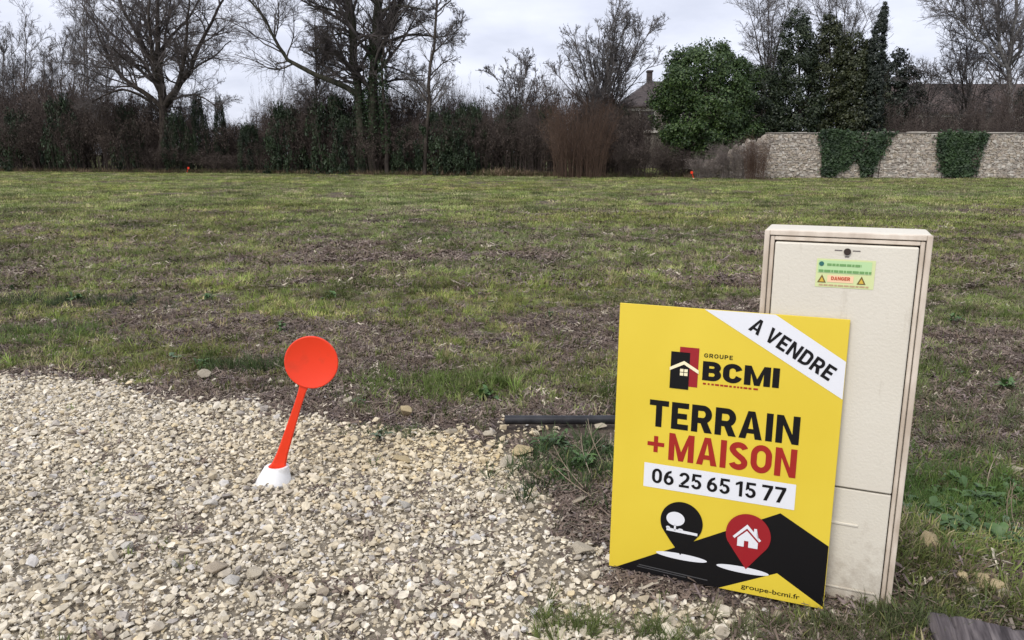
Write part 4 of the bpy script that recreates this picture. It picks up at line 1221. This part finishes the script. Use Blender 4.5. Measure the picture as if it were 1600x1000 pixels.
print_text('web_address', 'groupe-bcmi.fr', (.383, .538, .011, .029), 3, m_black, sign, .01)
def pin(cx, cz, r_, tip):
    tx, tz = tip
    pts = ell(cx, cz, r_, r_ * 1.02, 40, math.radians(-32), math.radians(212))
    return pts + [(cx - r_ * .52, cz - r_ * .98), (tx, tz), (cx + r_ * .52, cz - r_ * .98)]
p1 = print_poly('black_pin', [pin(.2070, .178, .060, (.209, .078))], 2, m_black, sign)
print_poly('pin_ellipse', [ell(.212, .073, .073, .0095)], 1.5, m_white, sign)  # flat white ellipse printed below each pin
ti = print_poly('tree_icon', [ell(.190, .186, .026, .021), rect(.1870, .1925, .150, .168), [(.166, .147), (.254, .145), (.254, .153), (.166, .156)], ell(.170, .157, .006, .004, 12), ell(.206, .156, .007, .003, 12)], 3, m_white, p1)
p2 = print_poly('red_pin', [pin(.3915, .176, .060, (.392, .074))], 4, m_redp, sign)
print_poly('pin_ellipse', [ell(.383, .070, .071, .0095)], 3, m_white, sign)
print_poly('house_icon', [[(.351, .166), (.388, .207), (.4065, .1875), (.4065, .198), (.414, .198), (.414, .1795), (.427, .166), (.422, .161), (.388, .195), (.356, .161)],
                          [(.364, .140), (.382, .140), (.382, .158), (.394, .158), (.394, .140), (.419, .140), (.419, .1575), (.388, .188), (.364, .164)]], 5, m_white, p2)
print_poly('legal_print', [[(.09, .0225), (.29, .0155), (.29, .0185), (.09, .0255)], [(.085, .0165), (.23, .0115), (.23, .014), (.085, .019)]], 2, m_greyp, sign)
ph = print_poly('phone_panel', [rect(.092, .505, .269, .3415)], 1, m_white, sign)
bold_text('phone_number', '06 25 65 15 77', (.116, .481, .284, .328), 2, m_black, ph, .165, .10, space=.20)
bold_text('headline', 'TERRAIN', (.099, .502, .452, .530), 1, m_black, sign)
bold_text('headline', 'MAISON', (.159, .501, .359, .439), 1, m_redt, sign)
print_poly('plus_mark', [rect(.098, .146, .394, .406), rect(.116, .128, .376, .3936), rect(.116, .128, .4064, .424)], 1, m_redt, sign)
lg = print_poly('logo', [rect(.1755, .228, .579, .690)], 1, m_redp, sign)
print_poly('logo_block', [rect(.152, .204, .570, .675)], 2, m_black, lg)
print_poly('logo_roof', [[(.150, .621), (.150, .630), (.189, .651), (.230, .628), (.230, .618), (.189, .641)]], 3, m_cream, lg)
print_poly('logo_window', [rect(.179, .1885, .6195, .628), rect(.1905, .200, .6195, .628), rect(.179, .1885, .609, .6175), rect(.1905, .200, .609, .6175)], 3, m_cream, lg)
bold_text('logo_lettering', 'GROUPE', (.242, .318, .6665, .678), 1, m_black, lg, .17, .2)
bold_text('logo_lettering', 'BCMI', (.240, .441, .602, .656), 1, m_black, lg, .23, .07)
rl = np.random.default_rng(1); bars = []; x = .243
while x < .388:
    w = rl.uniform(.004, .012)
    bars.append(rect(x, min(x + w, .390), .590, .595)); x += w + rl.uniform(.002, .005)
print_poly('logo_tagline', bars, 1, m_redt, lg)
bn = print_poly('banner', [[(.236, .7992), (.419, .7992), (.5988, .690), (.5988, .590)]], 1, m_white, sign)
bold_text('banner_lettering', 'A VENDRE', (0, .2405, 0, .0405), 2, m_black, bn, .19, .12, math.radians(-29.8), (.352, .7545))
tag(sign, 'yellow property-for-sale sign board leaning against the cream cabinet', 'sign')

# ------------------------------------------------------------------ electricity cabinet
def cab_mat():
    m = noisy('cabinet_cream', (.625, .58, .485), (.675, .635, .54), 2.2, .62, .3, detail=8, bump=.12, bscale=160)
    b = m.node_tree.nodes['Principled BSDF']
    src = b.inputs['Base Color'].links[0].from_socket
    tc = N(m, 'ShaderNodeTexCoord'); mp = N(m, 'ShaderNodeMapping'); mp.inputs['Scale'].default_value = (9, 9, 2.2)
    n1 = N(m, 'ShaderNodeTexNoise'); n1.inputs['Scale'].default_value = 3; n1.inputs['Detail'].default_value = 9; n1.inputs['Roughness'].default_value = .7
    L(m, tc.outputs['Object'], mp.inputs[0]); L(m, mp.outputs[0], n1.inputs['Vector'])
    r_ = N(m, 'ShaderNodeValToRGB'); r_.color_ramp.elements[0].position = .60; r_.color_ramp.elements[1].position = .80
    L(m, n1.outputs['Fac'], r_.inputs[0])
    ml = N(m, 'ShaderNodeMath', operation='MULTIPLY'); ml.inputs[1].default_value = .45
    L(m, r_.outputs[0], ml.inputs[0])
    mx = N(m, 'ShaderNodeMix', data_type='RGBA'); mx.inputs['B'].default_value = (.34, .28, .20, 1)
    L(m, ml.outputs[0], mx.inputs['Factor']); L(m, src, mx.inputs['A'])
    # soil splashed up the foot, thinning with height
    sx = N(m, 'ShaderNodeSeparateXYZ'); L(m, tc.outputs['Object'], sx.inputs[0])
    n2 = N(m, 'ShaderNodeTexNoise'); n2.inputs['Scale'].default_value = 26; n2.inputs['Detail'].default_value = 9; n2.inputs['Roughness'].default_value = .75
    L(m, tc.outputs['Object'], n2.inputs['Vector'])
    mr = N(m, 'ShaderNodeMapRange'); mr.inputs['From Min'].default_value = .04; mr.inputs['From Max'].default_value = .30; mr.inputs['To Min'].default_value = .34; mr.inputs['To Max'].default_value = -.10
    L(m, sx.outputs['Z'], mr.inputs['Value'])
    ad = N(m, 'ShaderNodeMath', operation='ADD'); L(m, n2.outputs['Fac'], ad.inputs[0]); L(m, mr.outputs[0], ad.inputs[1])
    r2 = N(m, 'ShaderNodeValToRGB'); r2.color_ramp.elements[0].position = .58; r2.color_ramp.elements[1].position = .92
    L(m, ad.outputs[0], r2.inputs[0])
    m2 = N(m, 'ShaderNodeMath', operation='MULTIPLY'); m2.inputs[1].default_value = .55; L(m, r2.outputs[0], m2.inputs[0])
    mz = N(m, 'ShaderNodeMix', data_type='RGBA'); mz.inputs['B'].default_value = (.24, .18, .125, 1)
    L(m, m2.outputs[0], mz.inputs['Factor']); L(m, mx.outputs['Result'], mz.inputs['A']); L(m, mz.outputs['Result'], b.inputs['Base Color'])
    return m
m_cab = cab_mat()
m_frame = noisy('cabinet_frame', (.48, .40, .315), (.70, .62, .52), 20, .65, .3, detail=8, stretch=(1, 1, .4))
m_dark = principled('cabinet_gap', (.05, .038, .032), .9, .1)
CW, CT, CB, CD = .391, 1.043, .03, .165
cab = empty('electricity_cabinet', (.6634, 2.0172, 0), (0, 0, -.40))
link('body', bm_mesh('body', box_bm(0, CW, .012, CD, CB - .05, CT, .006), m_cab), cab)
# stepped frame round the front: outer lip, groove, inner lip
def ring(x0, x1, z0, z1, w, ya, yb, bev=.0015, bm=None):
    bm = bm or bmesh.new()
    box_bm(x0, x0 + w, ya, yb, z0, z1, bev, 1, bm)
    box_bm(x1 - w, x1, ya, yb, z0, z1, bev, 1, bm)
    box_bm(x0 + w + .0004, x1 - w - .0004, ya, yb, z1 - w, z1, bev, 1, bm)
    return bm
bm = ring(0, CW, CB, CT - .001, .013, -.004, .0118)
link('frame', bm_mesh('frame', bm, m_frame), cab)
bm = ring(.0155, CW - .0155, CB + .002, CT - .0165, .0100, -.001, .0116)
link('frame', bm_mesh('frame', bm, m_frame), cab)
link('gap', bm_mesh('gap', box_bm(.0143, CW - .0143, .0078, .0113, CB + .01, CT - .016), m_dark), cab)
DX0, DX1, DZ0, DZ1 = .0285, CW - .0285,   .364, 1.0125
door = link('door', bm_mesh('door', box_bm(DX0, DX1, -.010, .0076, DZ0, DZ1, .004, 3), m_cab), cab)
low = link('lower_panel', bm_mesh('lower_panel', box_bm(DX0, DX1, -.0055, .0074, CB + .004, DZ0 - .005, .003, 2), m_cab), cab)
link('moulded_rib', bm_mesh('moulded_rib', box_bm(.16, .292, -.0085, -.0050, .255, .2615, .0015, 2), m_cab), low)
link('moulded_rib', bm_mesh('moulded_rib', box_bm(DX0 + .01, DX1 - .01, -.0085, -.0050, .066, .072, .0015, 2), m_cab), low)
# triangular lock in its recess
bm = bmesh.new()
bmesh.ops.create_cone(bm, cap_ends=True, segments=24, radius1=.0085, radius2=.0085, depth=.005, matrix=Matrix.Translation((.2025, -.0126, .995)) @ Matrix.Rotation(PI / 2, 4, 'X'))
lock = link('lock', bm_mesh('lock', bm, m_dark), door)
bm = bmesh.new()
for s in (-1, 1): box_bm(.2025 + s * .021 - .009, .2025 + s * .021 + .009, -.0112, -.0098, .9962, .9990, .0005, 1, bm)
box_bm(.1975, .2075, -.0112, -.0098, .9805, .9835, .0004, 1, bm)
link('lock_mark', bm_mesh('lock_mark', bm, principled('mark_grey', (.16, .14, .13), .7, .2)), door)
m_stk = principled('sticker_lime', (.62, .68, .34), .45, .4)
m_stg = principled('sticker_green', (.16, .33, .11), .45, .4)
m_stgl = principled('sticker_pale_green', (.46, .66, .34), .45, .4)
m_sto = principled('sticker_orange', (.85, .58, .36), .45, .4)
m_str = principled('sticker_red', (.50, .06, .02), .45, .4)
m_stb = principled('sticker_brown', (.17, .11, .03), .45, .4)
m_stt = principled('sticker_teal', (.03, .14, .12), .45, .4)
stk = empty('stk', (0, -.0101, 0)); stk.parent = door
bpy.data.objects.remove(stk)
def sp(name, polys, layer, mat, parent):
    o = print_poly(name, polys, layer, mat, parent)
    o.data.transform(Matrix.Translation((0, -.0101, 0))); return o
stk = sp('warning_sticker', [rect(.133, .270, .902, .975)], 1, m_stk, door)
sp('sticker_header', [rect(.137, .262, .939, .971)], 2, m_stgl, stk)
sp('sticker_emblem', [ell(.1445, .962, .006, .006, 20)], 3, m_stt, stk)
bars = []
for z_, xs, xe in ((.9605, .158, .238), (.9440, .139, .262)):
    x = xs
    while x < xe:
        w = rl.uniform(.004, .016); bars.append(rect(x, min(x + w, xe), z_ - .003, z_ + .003)); x += w + .0018
sp('sticker_print', bars, 3, m_stg, stk)
sp('danger_panel', [rect(.161, .2225, .9155, .9335)], 2, m_sto, stk)
o = bold_text('danger_word', 'DANGER', (.170, .2145, .9215, .9305), 3, m_str, stk)
o.data.transform(Matrix.Translation((0, -.0101, 0)))
for cx in (.148, .241):
    w_ = sp('warning_triangle', [[(cx - .0105, .9135), (cx + .0105, .9135), (cx, .9345)]], 2, m_stb, stk)
    sp('triangle_inner', [[(cx - .0058, .916), (cx + .0058, .916), (cx, .928)]], 3, principled('sticker_amber', (.62, .42, .06), .45, .4), w_)
x = .142; bars = []
while x < .252:
    w = rl.uniform(.005, .014); bars.append(rect(x, x + w, .9055, .9095)); x += w + .002
sp('sticker_print', bars, 2, principled('sticker_tan', (.50, .34, .20), .45, .4), stk)
tag(cab, 'tall cream plastic electricity cabinet with a warning sticker behind the yellow sign', 'cabinet')

# ------------------------------------------------------------------ orange survey marker
m_or = noisy('marker_orange', (.66, .046, .013), (.79, .044, .010), 16, .42, .4, detail=9, lo=.3, hi=.48)
m_wp = noisy('marker_white', (.62, .60, .56), (.80, .80, .79), 24, .5, .35, detail=9, lo=.3, hi=.5)
def marker_parts():
    """stands at the origin, leaning to +x; returns cap, stem, disc meshes"""
    # tapered white cap with an octagonal foot
    bm = bmesh.new()
    rings = []
    for z_, ra, rb2, ox in ((-.03, .064, .058, -.006), (.004, .068, .060, -.006), (.007, .066, .058, -.005), (.062, .046, .042, .010), (.065, .044, .040, .011), (.0655, .033, .029, .012), (.045, .029, .026, .012)):
        rings.append([bm.verts.new((ox + ra * math.cos(a), rb2 * math.sin(a), z_)) for a in np.linspace(0, 2 * PI, 17)[:-1]])
    for a, b2 in zip(rings[:-1], rings[1:]):
        for k in range(16): bm.faces.new([a[k], a[(k + 1) % 16], b2[(k + 1) % 16], b2[k]])
    bm.faces.new(rings[0][::-1]); bm.faces.new(rings[-1])
    cap = bm_mesh('cap', bm, m_wp, True); cap.set_sharp_from_angle(angle=.45)
    # stem: flat tapering bar, flared at the foot
    bm = bmesh.new(); rings = []
    top = np.array([.131, .0, .380]); bot = np.array([.012, 0, .050])
    for t, w, th in ((0, .036, .024), (.03, .034, .022), (.08, .027, .018), (.2, .0215, .015), (.5, .0175, .013), (.8, .0145, .011), (.93, .0150, .010), (1.0, .018, .008)):
        c = bot + (top - bot) * t
        pr = [(-1, -.55), (-.8, -1), (.8, -1), (1, -.55), (1, .55), (.8, 1), (-.8, 1), (-1, .55)]
        rings.append([bm.verts.new((c[0] + w * .9 * px_, c[1] + th * .5 * py_, c[2] - .24 * w * px_)) for px_, py_ in pr])
    for a, b2 in zip(rings[:-1], rings[1:]):
        for k in range(8): bm.faces.new([a[k], a[(k + 1) % 8], b2[(k + 1) % 8], b2[k]])
    bm.faces.new(rings[0][::-1]); bm.faces.new(rings[-1])
    stem = bm_mesh('stem', bm, m_or)
    # disc with a raised rim
    bm = bmesh.new(); rings = []
    R_ = .0985
    for rr, y_ in ((.001, -.004), (R_ - .006, -.004), (R_ - .0035, -.0052), (R_ - .001, -.0045), (R_, -.002), (R_, .002), (R_ - .001, .0045), (R_ - .006, .004), (.001, .004)):
        rings.append([bm.verts.new((rr * math.cos(a), y_, rr * math.sin(a))) for a in np.linspace(0, 2 * PI, 65)[:-1]])
    for a, b2 in zip(rings[:-1], rings[1:]):
        for k in range(64): bm.faces.new([a[k], a[(k + 1) % 64], b2[(k + 1) % 64], b2[k]])
    bm.faces.new(rings[0][::-1]); bm.faces.new(rings[-1])
    disc = bm_mesh('disc', bm, m_or, True)
    disc.transform(Matrix.Translation((.163, 0, .470)) @ Matrix.Rotation(math.radians(-4), 4, 'X'))
    return cap, stem, disc
MP = marker_parts()
def marker(loc, rz, label, scale=1.0):
    root = empty('survey_marker', loc, (0, 0, rz)); root.scale = (scale,) * 3
    for nm, me in zip(('cap', 'stem', 'disc'), MP): link(nm, me, root)
    return tag(root, label, 'survey marker', 'orange survey markers')
g = gnd(430, 758); marker((g[0], g[1], float(height(g[0], g[1])) + .004), .05, 'orange disc survey marker on a leaning stem standing in the gravel')
g = gnd(292, 270.5); marker((g[0], g[1], float(height(g[0], g[1]))), .3, 'tiny distant orange survey marker at the foot of the bramble thicket', .65)
g = gnd(1084, 280); marker((g[0], g[1], float(height(g[0], g[1]))), 2.9, 'tiny distant orange survey marker before the dry climber at the wall end', .65)

# ------------------------------------------------------------------ black pipe
m_pipe = noisy('pipe_black', (.012, .012, .014), (.028, .028, .032), 20, .42, .4)
pa, pb = gnd(789, 656, .05), gnd(960, 654, .05)
d = (pb - pa) / np.linalg.norm(pb - pa)
pe = pa + d * 1.25
bm = bmesh.new(); SEG = 20
base = np.array([0, 0, 0.]); ax = d; s_ = np.cross(ax, [0, 0, 1.]); s_ /= np.linalg.norm(s_); u_ = np.cross(s_, ax)
rings = []
Lp = 1.25
for t, ra in ((.06, .0160), (0, .0160), (0, .0205), (.35, .0205), (.7, .0205), (1.0, .0205), (Lp, .0205), (Lp, .0160), (Lp - .06, .0160)):
    sag = -.006 * math.sin(PI * t / Lp)
    rings.append([bm.verts.new(tuple(ax * t + np.array([0, 0, sag]) + ra * (s_ * math.cos(a) + u_ * math.sin(a)))) for a in np.linspace(0, 2 * PI, SEG + 1)[:-1]])
for a, b2 in zip(rings[:-1], rings[1:]):
    for k in range(SEG): bm.faces.new([a[k], a[(k + 1) % SEG], b2[(k + 1) % SEG], b2[k]])
bm.faces.new(rings[0]); bm.faces.new(rings[-1])
pipe = link('conduit_pipe', bm_mesh('conduit_pipe', bm, m_pipe, True))
pipe.data.set_sharp_from_angle(angle=.6)
pipe.location = tuple(pa)
tag(pipe, 'straight black plastic conduit pipe lying on the weeds behind the yellow sign', 'pipe')

# ------------------------------------------------------------------ weathered timber
def timber_mat():
    m = principled('weathered_timber', (.1, .09, .09), .85, .2)
    b = m.node_tree.nodes['Principled BSDF']
    tc = N(m, 'ShaderNodeTexCoord'); mp = N(m, 'ShaderNodeMapping'); mp.inputs['Scale'].default_value = (38, 3.2, 38)
    n1 = N(m, 'ShaderNodeTexNoise'); n1.inputs['Scale'].default_value = 1.6; n1.inputs['Detail'].default_value = 8; n1.inputs['Distortion'].default_value = .6
    L(m, tc.outputs['Object'], mp.inputs[0]); L(m, mp.outputs[0], n1.inputs['Vector'])
    r_ = N(m, 'ShaderNodeValToRGB'); e = r_.color_ramp.elements; e.new(.5)
    for k, (p, c) in enumerate(((.30, (.022, .018, .018, 1)), (.5, (.085, .072, .074, 1)), (.72, (.19, .165, .16, 1)))): e[k].position = p; e[k].color = c
    L(m, n1.outputs['Fac'], r_.inputs[0]); L(m, r_.outputs[0], b.inputs['Base Color'])
    bp = N(m, 'ShaderNodeBump'); bp.inputs['Strength'].default_value = .7; bp.inputs['Distance'].default_value = .004
    L(m, n1.outputs['Fac'], bp.inputs['Height']); L(m, bp.outputs[0], b.inputs['Normal'])
    return m
c0 = gnd(1449, 950, .075); c1 = gnd(1600, 977, .075)
yaw_t = math.atan2(c1[1] - c0[1], c1[0] - c0[0])
TW, TL, TH = .34, .75, .06
nx, ny = 26, 40
rtm = np.random.default_rng(8)
bm = bmesh.new()
def tgrid(zf):
    g_ = []
    for i in range(nx + 1):
        row = []
        for j in range(ny + 1):
            x_, y_ = TW * i / nx, -TL * j / ny
            row.append((x_, y_, zf(x_, y_)))
        g_.append(row)
    return g_
groove = lambda x_, y_: -.010 * math.exp(-((x_ - .055 - .02 * math.sin(y_ * 5)) / .006) ** 2) - .006 * math.exp(-((x_ - .21 + .015 * math.sin(y_ * 4 + 1)) / .005) ** 2)
top_z = lambda x_, y_: TH + .004 * math.sin(x_ * 20) + groove(x_, y_) + .003 * float(vnoise(np.array(x_ * 90.), np.array(y_ * 8.), 4)) - (.010 if x_ < .003 or y_ > -.003 else 0)
Tg = [[bm.verts.new((p[0] + .003 * math.sin(p[1] * 30) * (p[0] < .003), p[1] + .0025 * math.sin(p[0] * 41) * (p[1] > -.003), p[2])) for p in row] for row in tgrid(top_z)]
Bg = [[bm.verts.new(p) for p in row] for row in tgrid(lambda a, b: 0.0)]
for i in range(nx):
    for j in range(ny):
        bm.faces.new([Tg[i][j], Tg[i + 1][j], Tg[i + 1][j + 1], Tg[i][j + 1]])
        bm.faces.new([Bg[i][j], Bg[i][j + 1], Bg[i + 1][j + 1], Bg[i + 1][j]])
for i in range(nx):
    bm.faces.new([Tg[i][0], Bg[i][0], Bg[i + 1][0], Tg[i + 1][0]]); bm.faces.new([Tg[i][ny], Tg[i + 1][ny], Bg[i + 1][ny], Bg[i][ny]])
for j in range(ny):
    bm.faces.new([Tg[0][j], Tg[0][j + 1], Bg[0][j + 1], Bg[0][j]]); bm.faces.new([Tg[nx][j], Bg[nx][j], Bg[nx][j + 1], Tg[nx][j + 1]])
tim = link('timber_board', bm_mesh('timber_board', bm, timber_mat()))
tim.location = (c0[0], c0[1], .012); tim.rotation_euler = (0, 0, yaw_t)
tag(tim, 'dark weathered timber board lying on the ground beside yellow stones', 'board')

# ------------------------------------------------------------------ larger loose stones
m_rk = {}
def rock_mat(c):
    key = tuple(c)
    if key not in m_rk: m_rk[key] = noisy('loose_stone', tuple(np.array(c) * .72), tuple(np.array(c) * 1.12), 22, .9, .15, bump=.5, bscale=90, rnd=.12)
    return m_rk[key]
YE, CR, TA, WH = (.48, .385, .225), (.49, .43, .33), (.41, .345, .26), (.56, .53, .47)
rr_ = np.random.default_rng(21)
LAB = {'g': ('large pale limestone lump lying at the soil edge of the gravel', 'stones along the gravel edge'),
       't': ('yellow stone lying behind the weathered timber board', 'yellow stones behind the timber'),
       's': ('rough tan stone lying in front of the foot of the yellow sign', 'stones before the sign'),
       'p': ('pale stone lying among the weeds behind the black pipe', 'stones by the pipe'),
       'w': ('whitish large pebble among the smaller gravel', 'large pebbles in the gravel'),
       'b': ('tan stone lying on the earth mound beside the cabinet', 'stones beside the cabinet'),
       'f': ('small pale stone lying on the rough field', 'small stones on the field')}
def rock(px, py, wpx, c, key, flat=.55):
    g = gnd(px, py)
    dd = math.hypot(math.hypot(g[0], g[1]), CAMZ)
    hw = wpx / 2 / F * dd
    me = stone_mesh(rr_, 13, (1, rr_.uniform(.65, .95), flat), rock_mat(c), 'loose_stone')
    bm = bmesh.new(); bm.from_mesh(me); bmesh.ops.bevel(bm, geom=bm.edges[:], offset=.035, segments=1, affect='EDGES'); bm.to_mesh(me); bm.free()
    o = link('loose_stone', me)
    z0 = float(height(g[0], g[1]))
    o.location = (g[0], g[1], z0 + hw * flat * (.8 if key in 'gw' else .6) + (.008 if key in 'gw' else 0))
    o.scale = (hw, hw, hw); o.rotation_euler = (rr_.normal(0, .15), rr_.normal(0, .15), rr_.uniform(0, 6.28))
    tag(o, LAB[key][0], 'stone', LAB[key][1])
for a in ((318, 596, 30, CR, 'g'), (632, 654, 34, YE, 'g'), (545, 636, 22, CR, 'g'), (765, 688, 28, CR, 'g'), (705, 682, 22, CR, 'g'), (815, 712, 44, YE, 'g', .35), (792, 728, 40, CR, 'g', .3), (627, 728, 34, YE, 'g', .3),
          (780, 790, 24, CR, 'g'), (830, 800, 26, CR, 'g'), (905, 790, 34, TA, 'g', .4), (912, 868, 40, CR, 'g', .35), (845, 920, 22, CR, 'g'),
          (605, 792, 22, WH, 'w'), (632, 800, 26, WH, 'w'), (340, 898, 44, TA, 'w', .4), (362, 918, 36, WH, 'w', .4), (200, 864, 24, WH, 'w'), (684, 922, 24, WH, 'w'), (560, 966, 26, CR, 'w'), (330, 800, 26, WH, 'w'), (398, 905, 30, CR, 'w'), (98, 918, 26, WH, 'w'), (470, 960, 30, CR, 'w'), (505, 938, 24, TA, 'w'),
          (938, 672, 24, CR, 'p'), (905, 668, 18, CR, 'p'), (868, 682, 16, CR, 'p'), (878, 700, 14, WH, 'p'),
          (1128, 944, 34, TA, 's'), (1176, 960, 30, CR, 's'), (1216, 962, 34, TA, 's'), (1088, 962, 30, TA, 's', .35),
          (1448, 894, 44, YE, 'b', .6), (1420, 880, 34, TA, 'b', .4), (1462, 930, 30, WH, 'b', .35), (1490, 918, 26, YE, 'b', .4),
          (1502, 938, 30, YE, 't', .6), (1528, 942, 36, YE, 't', .5), (1552, 948, 36, YE, 't', .5), (1540, 932, 30, YE, 't', .4), (1515, 952, 26, CR, 't', .5), (1566, 957, 26, CR, 't'), (1572, 894, 34, YE, 't', .3),
          (1560, 722, 30, CR, 'f', .35), (1590, 740, 40, CR, 'f', .3), (1525, 718, 22, TA, 'f', .4), (1470, 715, 18, CR, 'f'), (680, 505, 9, WH, 'f'), (330, 512, 9, WH, 'f'), (85, 505, 12, CR, 'f'), (1160, 420, 7, WH, 'f'), (215, 540, 14, WH, 'f', .3), (1575, 480, 9, WH, 'f'), (20, 478, 9, WH, 'f'), (560, 610, 14, CR, 'f'), (440, 605, 14, CR, 'f')):
    rock(*a)

# ------------------------------------------------------------------ broad-leaved weeds
m_weed = noisy('weed_leaves', (.040, .085, .026), (.10, .17, .052), 14, .5, .35, rnd=.2)
m_weed2 = noisy('weed_leaves_pale', (.075, .12, .065), (.15, .21, .13), 14, .55, .35, rnd=.2)
m_stalk = noisy('dry_stalk', (.22, .17, .12), (.36, .30, .23), 20, .9, .1)
rwd = np.random.default_rng(12)
def weed_mesh(r, n, ln, w, h, mat):
    """arched broad leaves, three segments each with a folded midrib"""
    Vs, Fs = [], []
    for k in range(n):
        az = r.uniform(0, 2 * PI); el = r.uniform(.15, 1.25); l_ = ln * r.uniform(.6, 1.2); ww = w * r.uniform(.7, 1.2)
        p = np.array([r.normal(0, .02), r.normal(0, .02), r.uniform(0, h)]); o0 = len(Vs)
        dh = np.array([math.cos(az), math.sin(az), 0]); sd_ = np.array([-math.sin(az), math.cos(az), 0])
        for s, wf in enumerate((.15, .8, 1.0, .55, .05)):
            c = p + dh * l_ * (s / 4) * math.cos(el) + np.array([0, 0, l_ * (s / 4) * math.sin(el) - l_ * .45 * (s / 4) ** 2])
            Vs += [c - sd_ * ww * wf * .5 + [0, 0, ww * wf * .18], c, c + sd_ * ww * wf * .5 + [0, 0, ww * wf * .18]]
        for s in range(4):
            a = o0 + s * 3
            Fs += [(a, a + 1, a + 4, a + 3), (a + 1, a + 2, a + 5, a + 4)]
    return np_mesh('leaves', np.array(Vs), np.array(Fs), mat, True)
WM = [weed_mesh(rwd, 16, .075, .026, .03, m_weed) for k in range(3)] + [weed_mesh(rwd, 12, .06, .026, .025, m_weed2) for k in range(2)] + [weed_mesh(rwd, 30, .05, .016, .06, m_weed) for k in range(2)]
def weed(x, y, k, s, label, group):
    o = link('weed', WM[k]); o.location = (x, y, float(height(x, y)) + .002)
    o.scale = (s,) * 3; o.rotation_euler = (rwd.normal(0, .12), rwd.normal(0, .12), rwd.uniform(0, 6.28))
    tag(o, label, 'weed', group)
for k in range(20):
    px, py = rwd.uniform(840, 955), rwd.uniform(690, 750)
    if px < 870 and py > 710: continue
    g = gnd(px, py)
    if g[1] > 3.1: continue
    weed(g[0], g[1], rwd.integers(0, 7), rwd.uniform(.7, 1.15), 'dark green broad-leaved weed between the black pipe and the sign', 'weeds by the pipe')
for k in range(36):
    g = gnd(rwd.uniform(1412, 1600), rwd.uniform(765, 872)); weed(g[0], g[1], rwd.integers(0, 7), rwd.uniform(.6, 1.05), 'green leafy weed in the dense clump right of the cabinet', 'weeds right of the cabinet')
for px, py in ((470, 590), (560, 640), (590, 690), (520, 470), (20, 455), (120, 470), (310, 575), (270, 560), (735, 560), (760, 620), (1490, 505), (1500, 590), (1570, 610), (330, 470), (860, 500), (440, 520)):
    g = gnd(px, py); weed(g[0], g[1], rwd.integers(0, 7), rwd.uniform(.7, 1.3), 'single leafy weed rosette growing in the rough field', 'weeds scattered over the field')
# dry stalks
def stalk(pxa, pya, length, az, el, label, rad=.0022):
    g = gnd(pxa, pya)
    z0 = float(height(g[0], g[1])) + .004
    dv = np.array([math.cos(az) * math.cos(el), math.sin(az) * math.cos(el), math.sin(el)])
    sv = np.array([-math.sin(az), math.cos(az), 0])
    p = np.stack([dv * length * t + sv * .06 * length * math.sin(3 * t) + np.array([0, 0, -.15 * length * t * t * math.sin(el)]) for t in np.linspace(0, 1, 8)])
    tb = Tubes(); tb.add(p, np.linspace(rad, rad * .45, 8), 5)
    q, qr = spawn(rwd, p[None], np.linspace(rad, rad * .45, 8)[None], 3, .4, .9, (.4, .9), (.15, .35), 4, .1, .05, .7, rad * .4); tb.add(q, qr, 4)
    o = link('dry_stalk', tb.mesh('dry_stalk', m_stalk)); o.location = (g[0], g[1], z0)
    tag(o, label, 'stalk', label.split(' ', 1)[1])
for a in ((925, 780, .32, 2.0, .35), (930, 760, .28, 1.7, .5), (940, 790, .26, 2.3, .3), (905, 745, .22, .9, .6), (945, 735, .24, 1.9, .8), (890, 770, .2, 2.5, .2)):
    stalk(*a, 'pale dry stalk sprawling beside the left edge of the sign')
for a in ((1574, 830, .16, 1.3, 1.45), (1582, 828, .17, 1.8, 1.45), (1540, 780, .2, .8, .9), (1570, 960, .3, 2.1, .25), (1530, 910, .25, 2.4, .2), (1480, 990, .24, 2.2, .35)):
    stalk(*a, 'pale dry stalk standing in the weeds right of the cabinet')
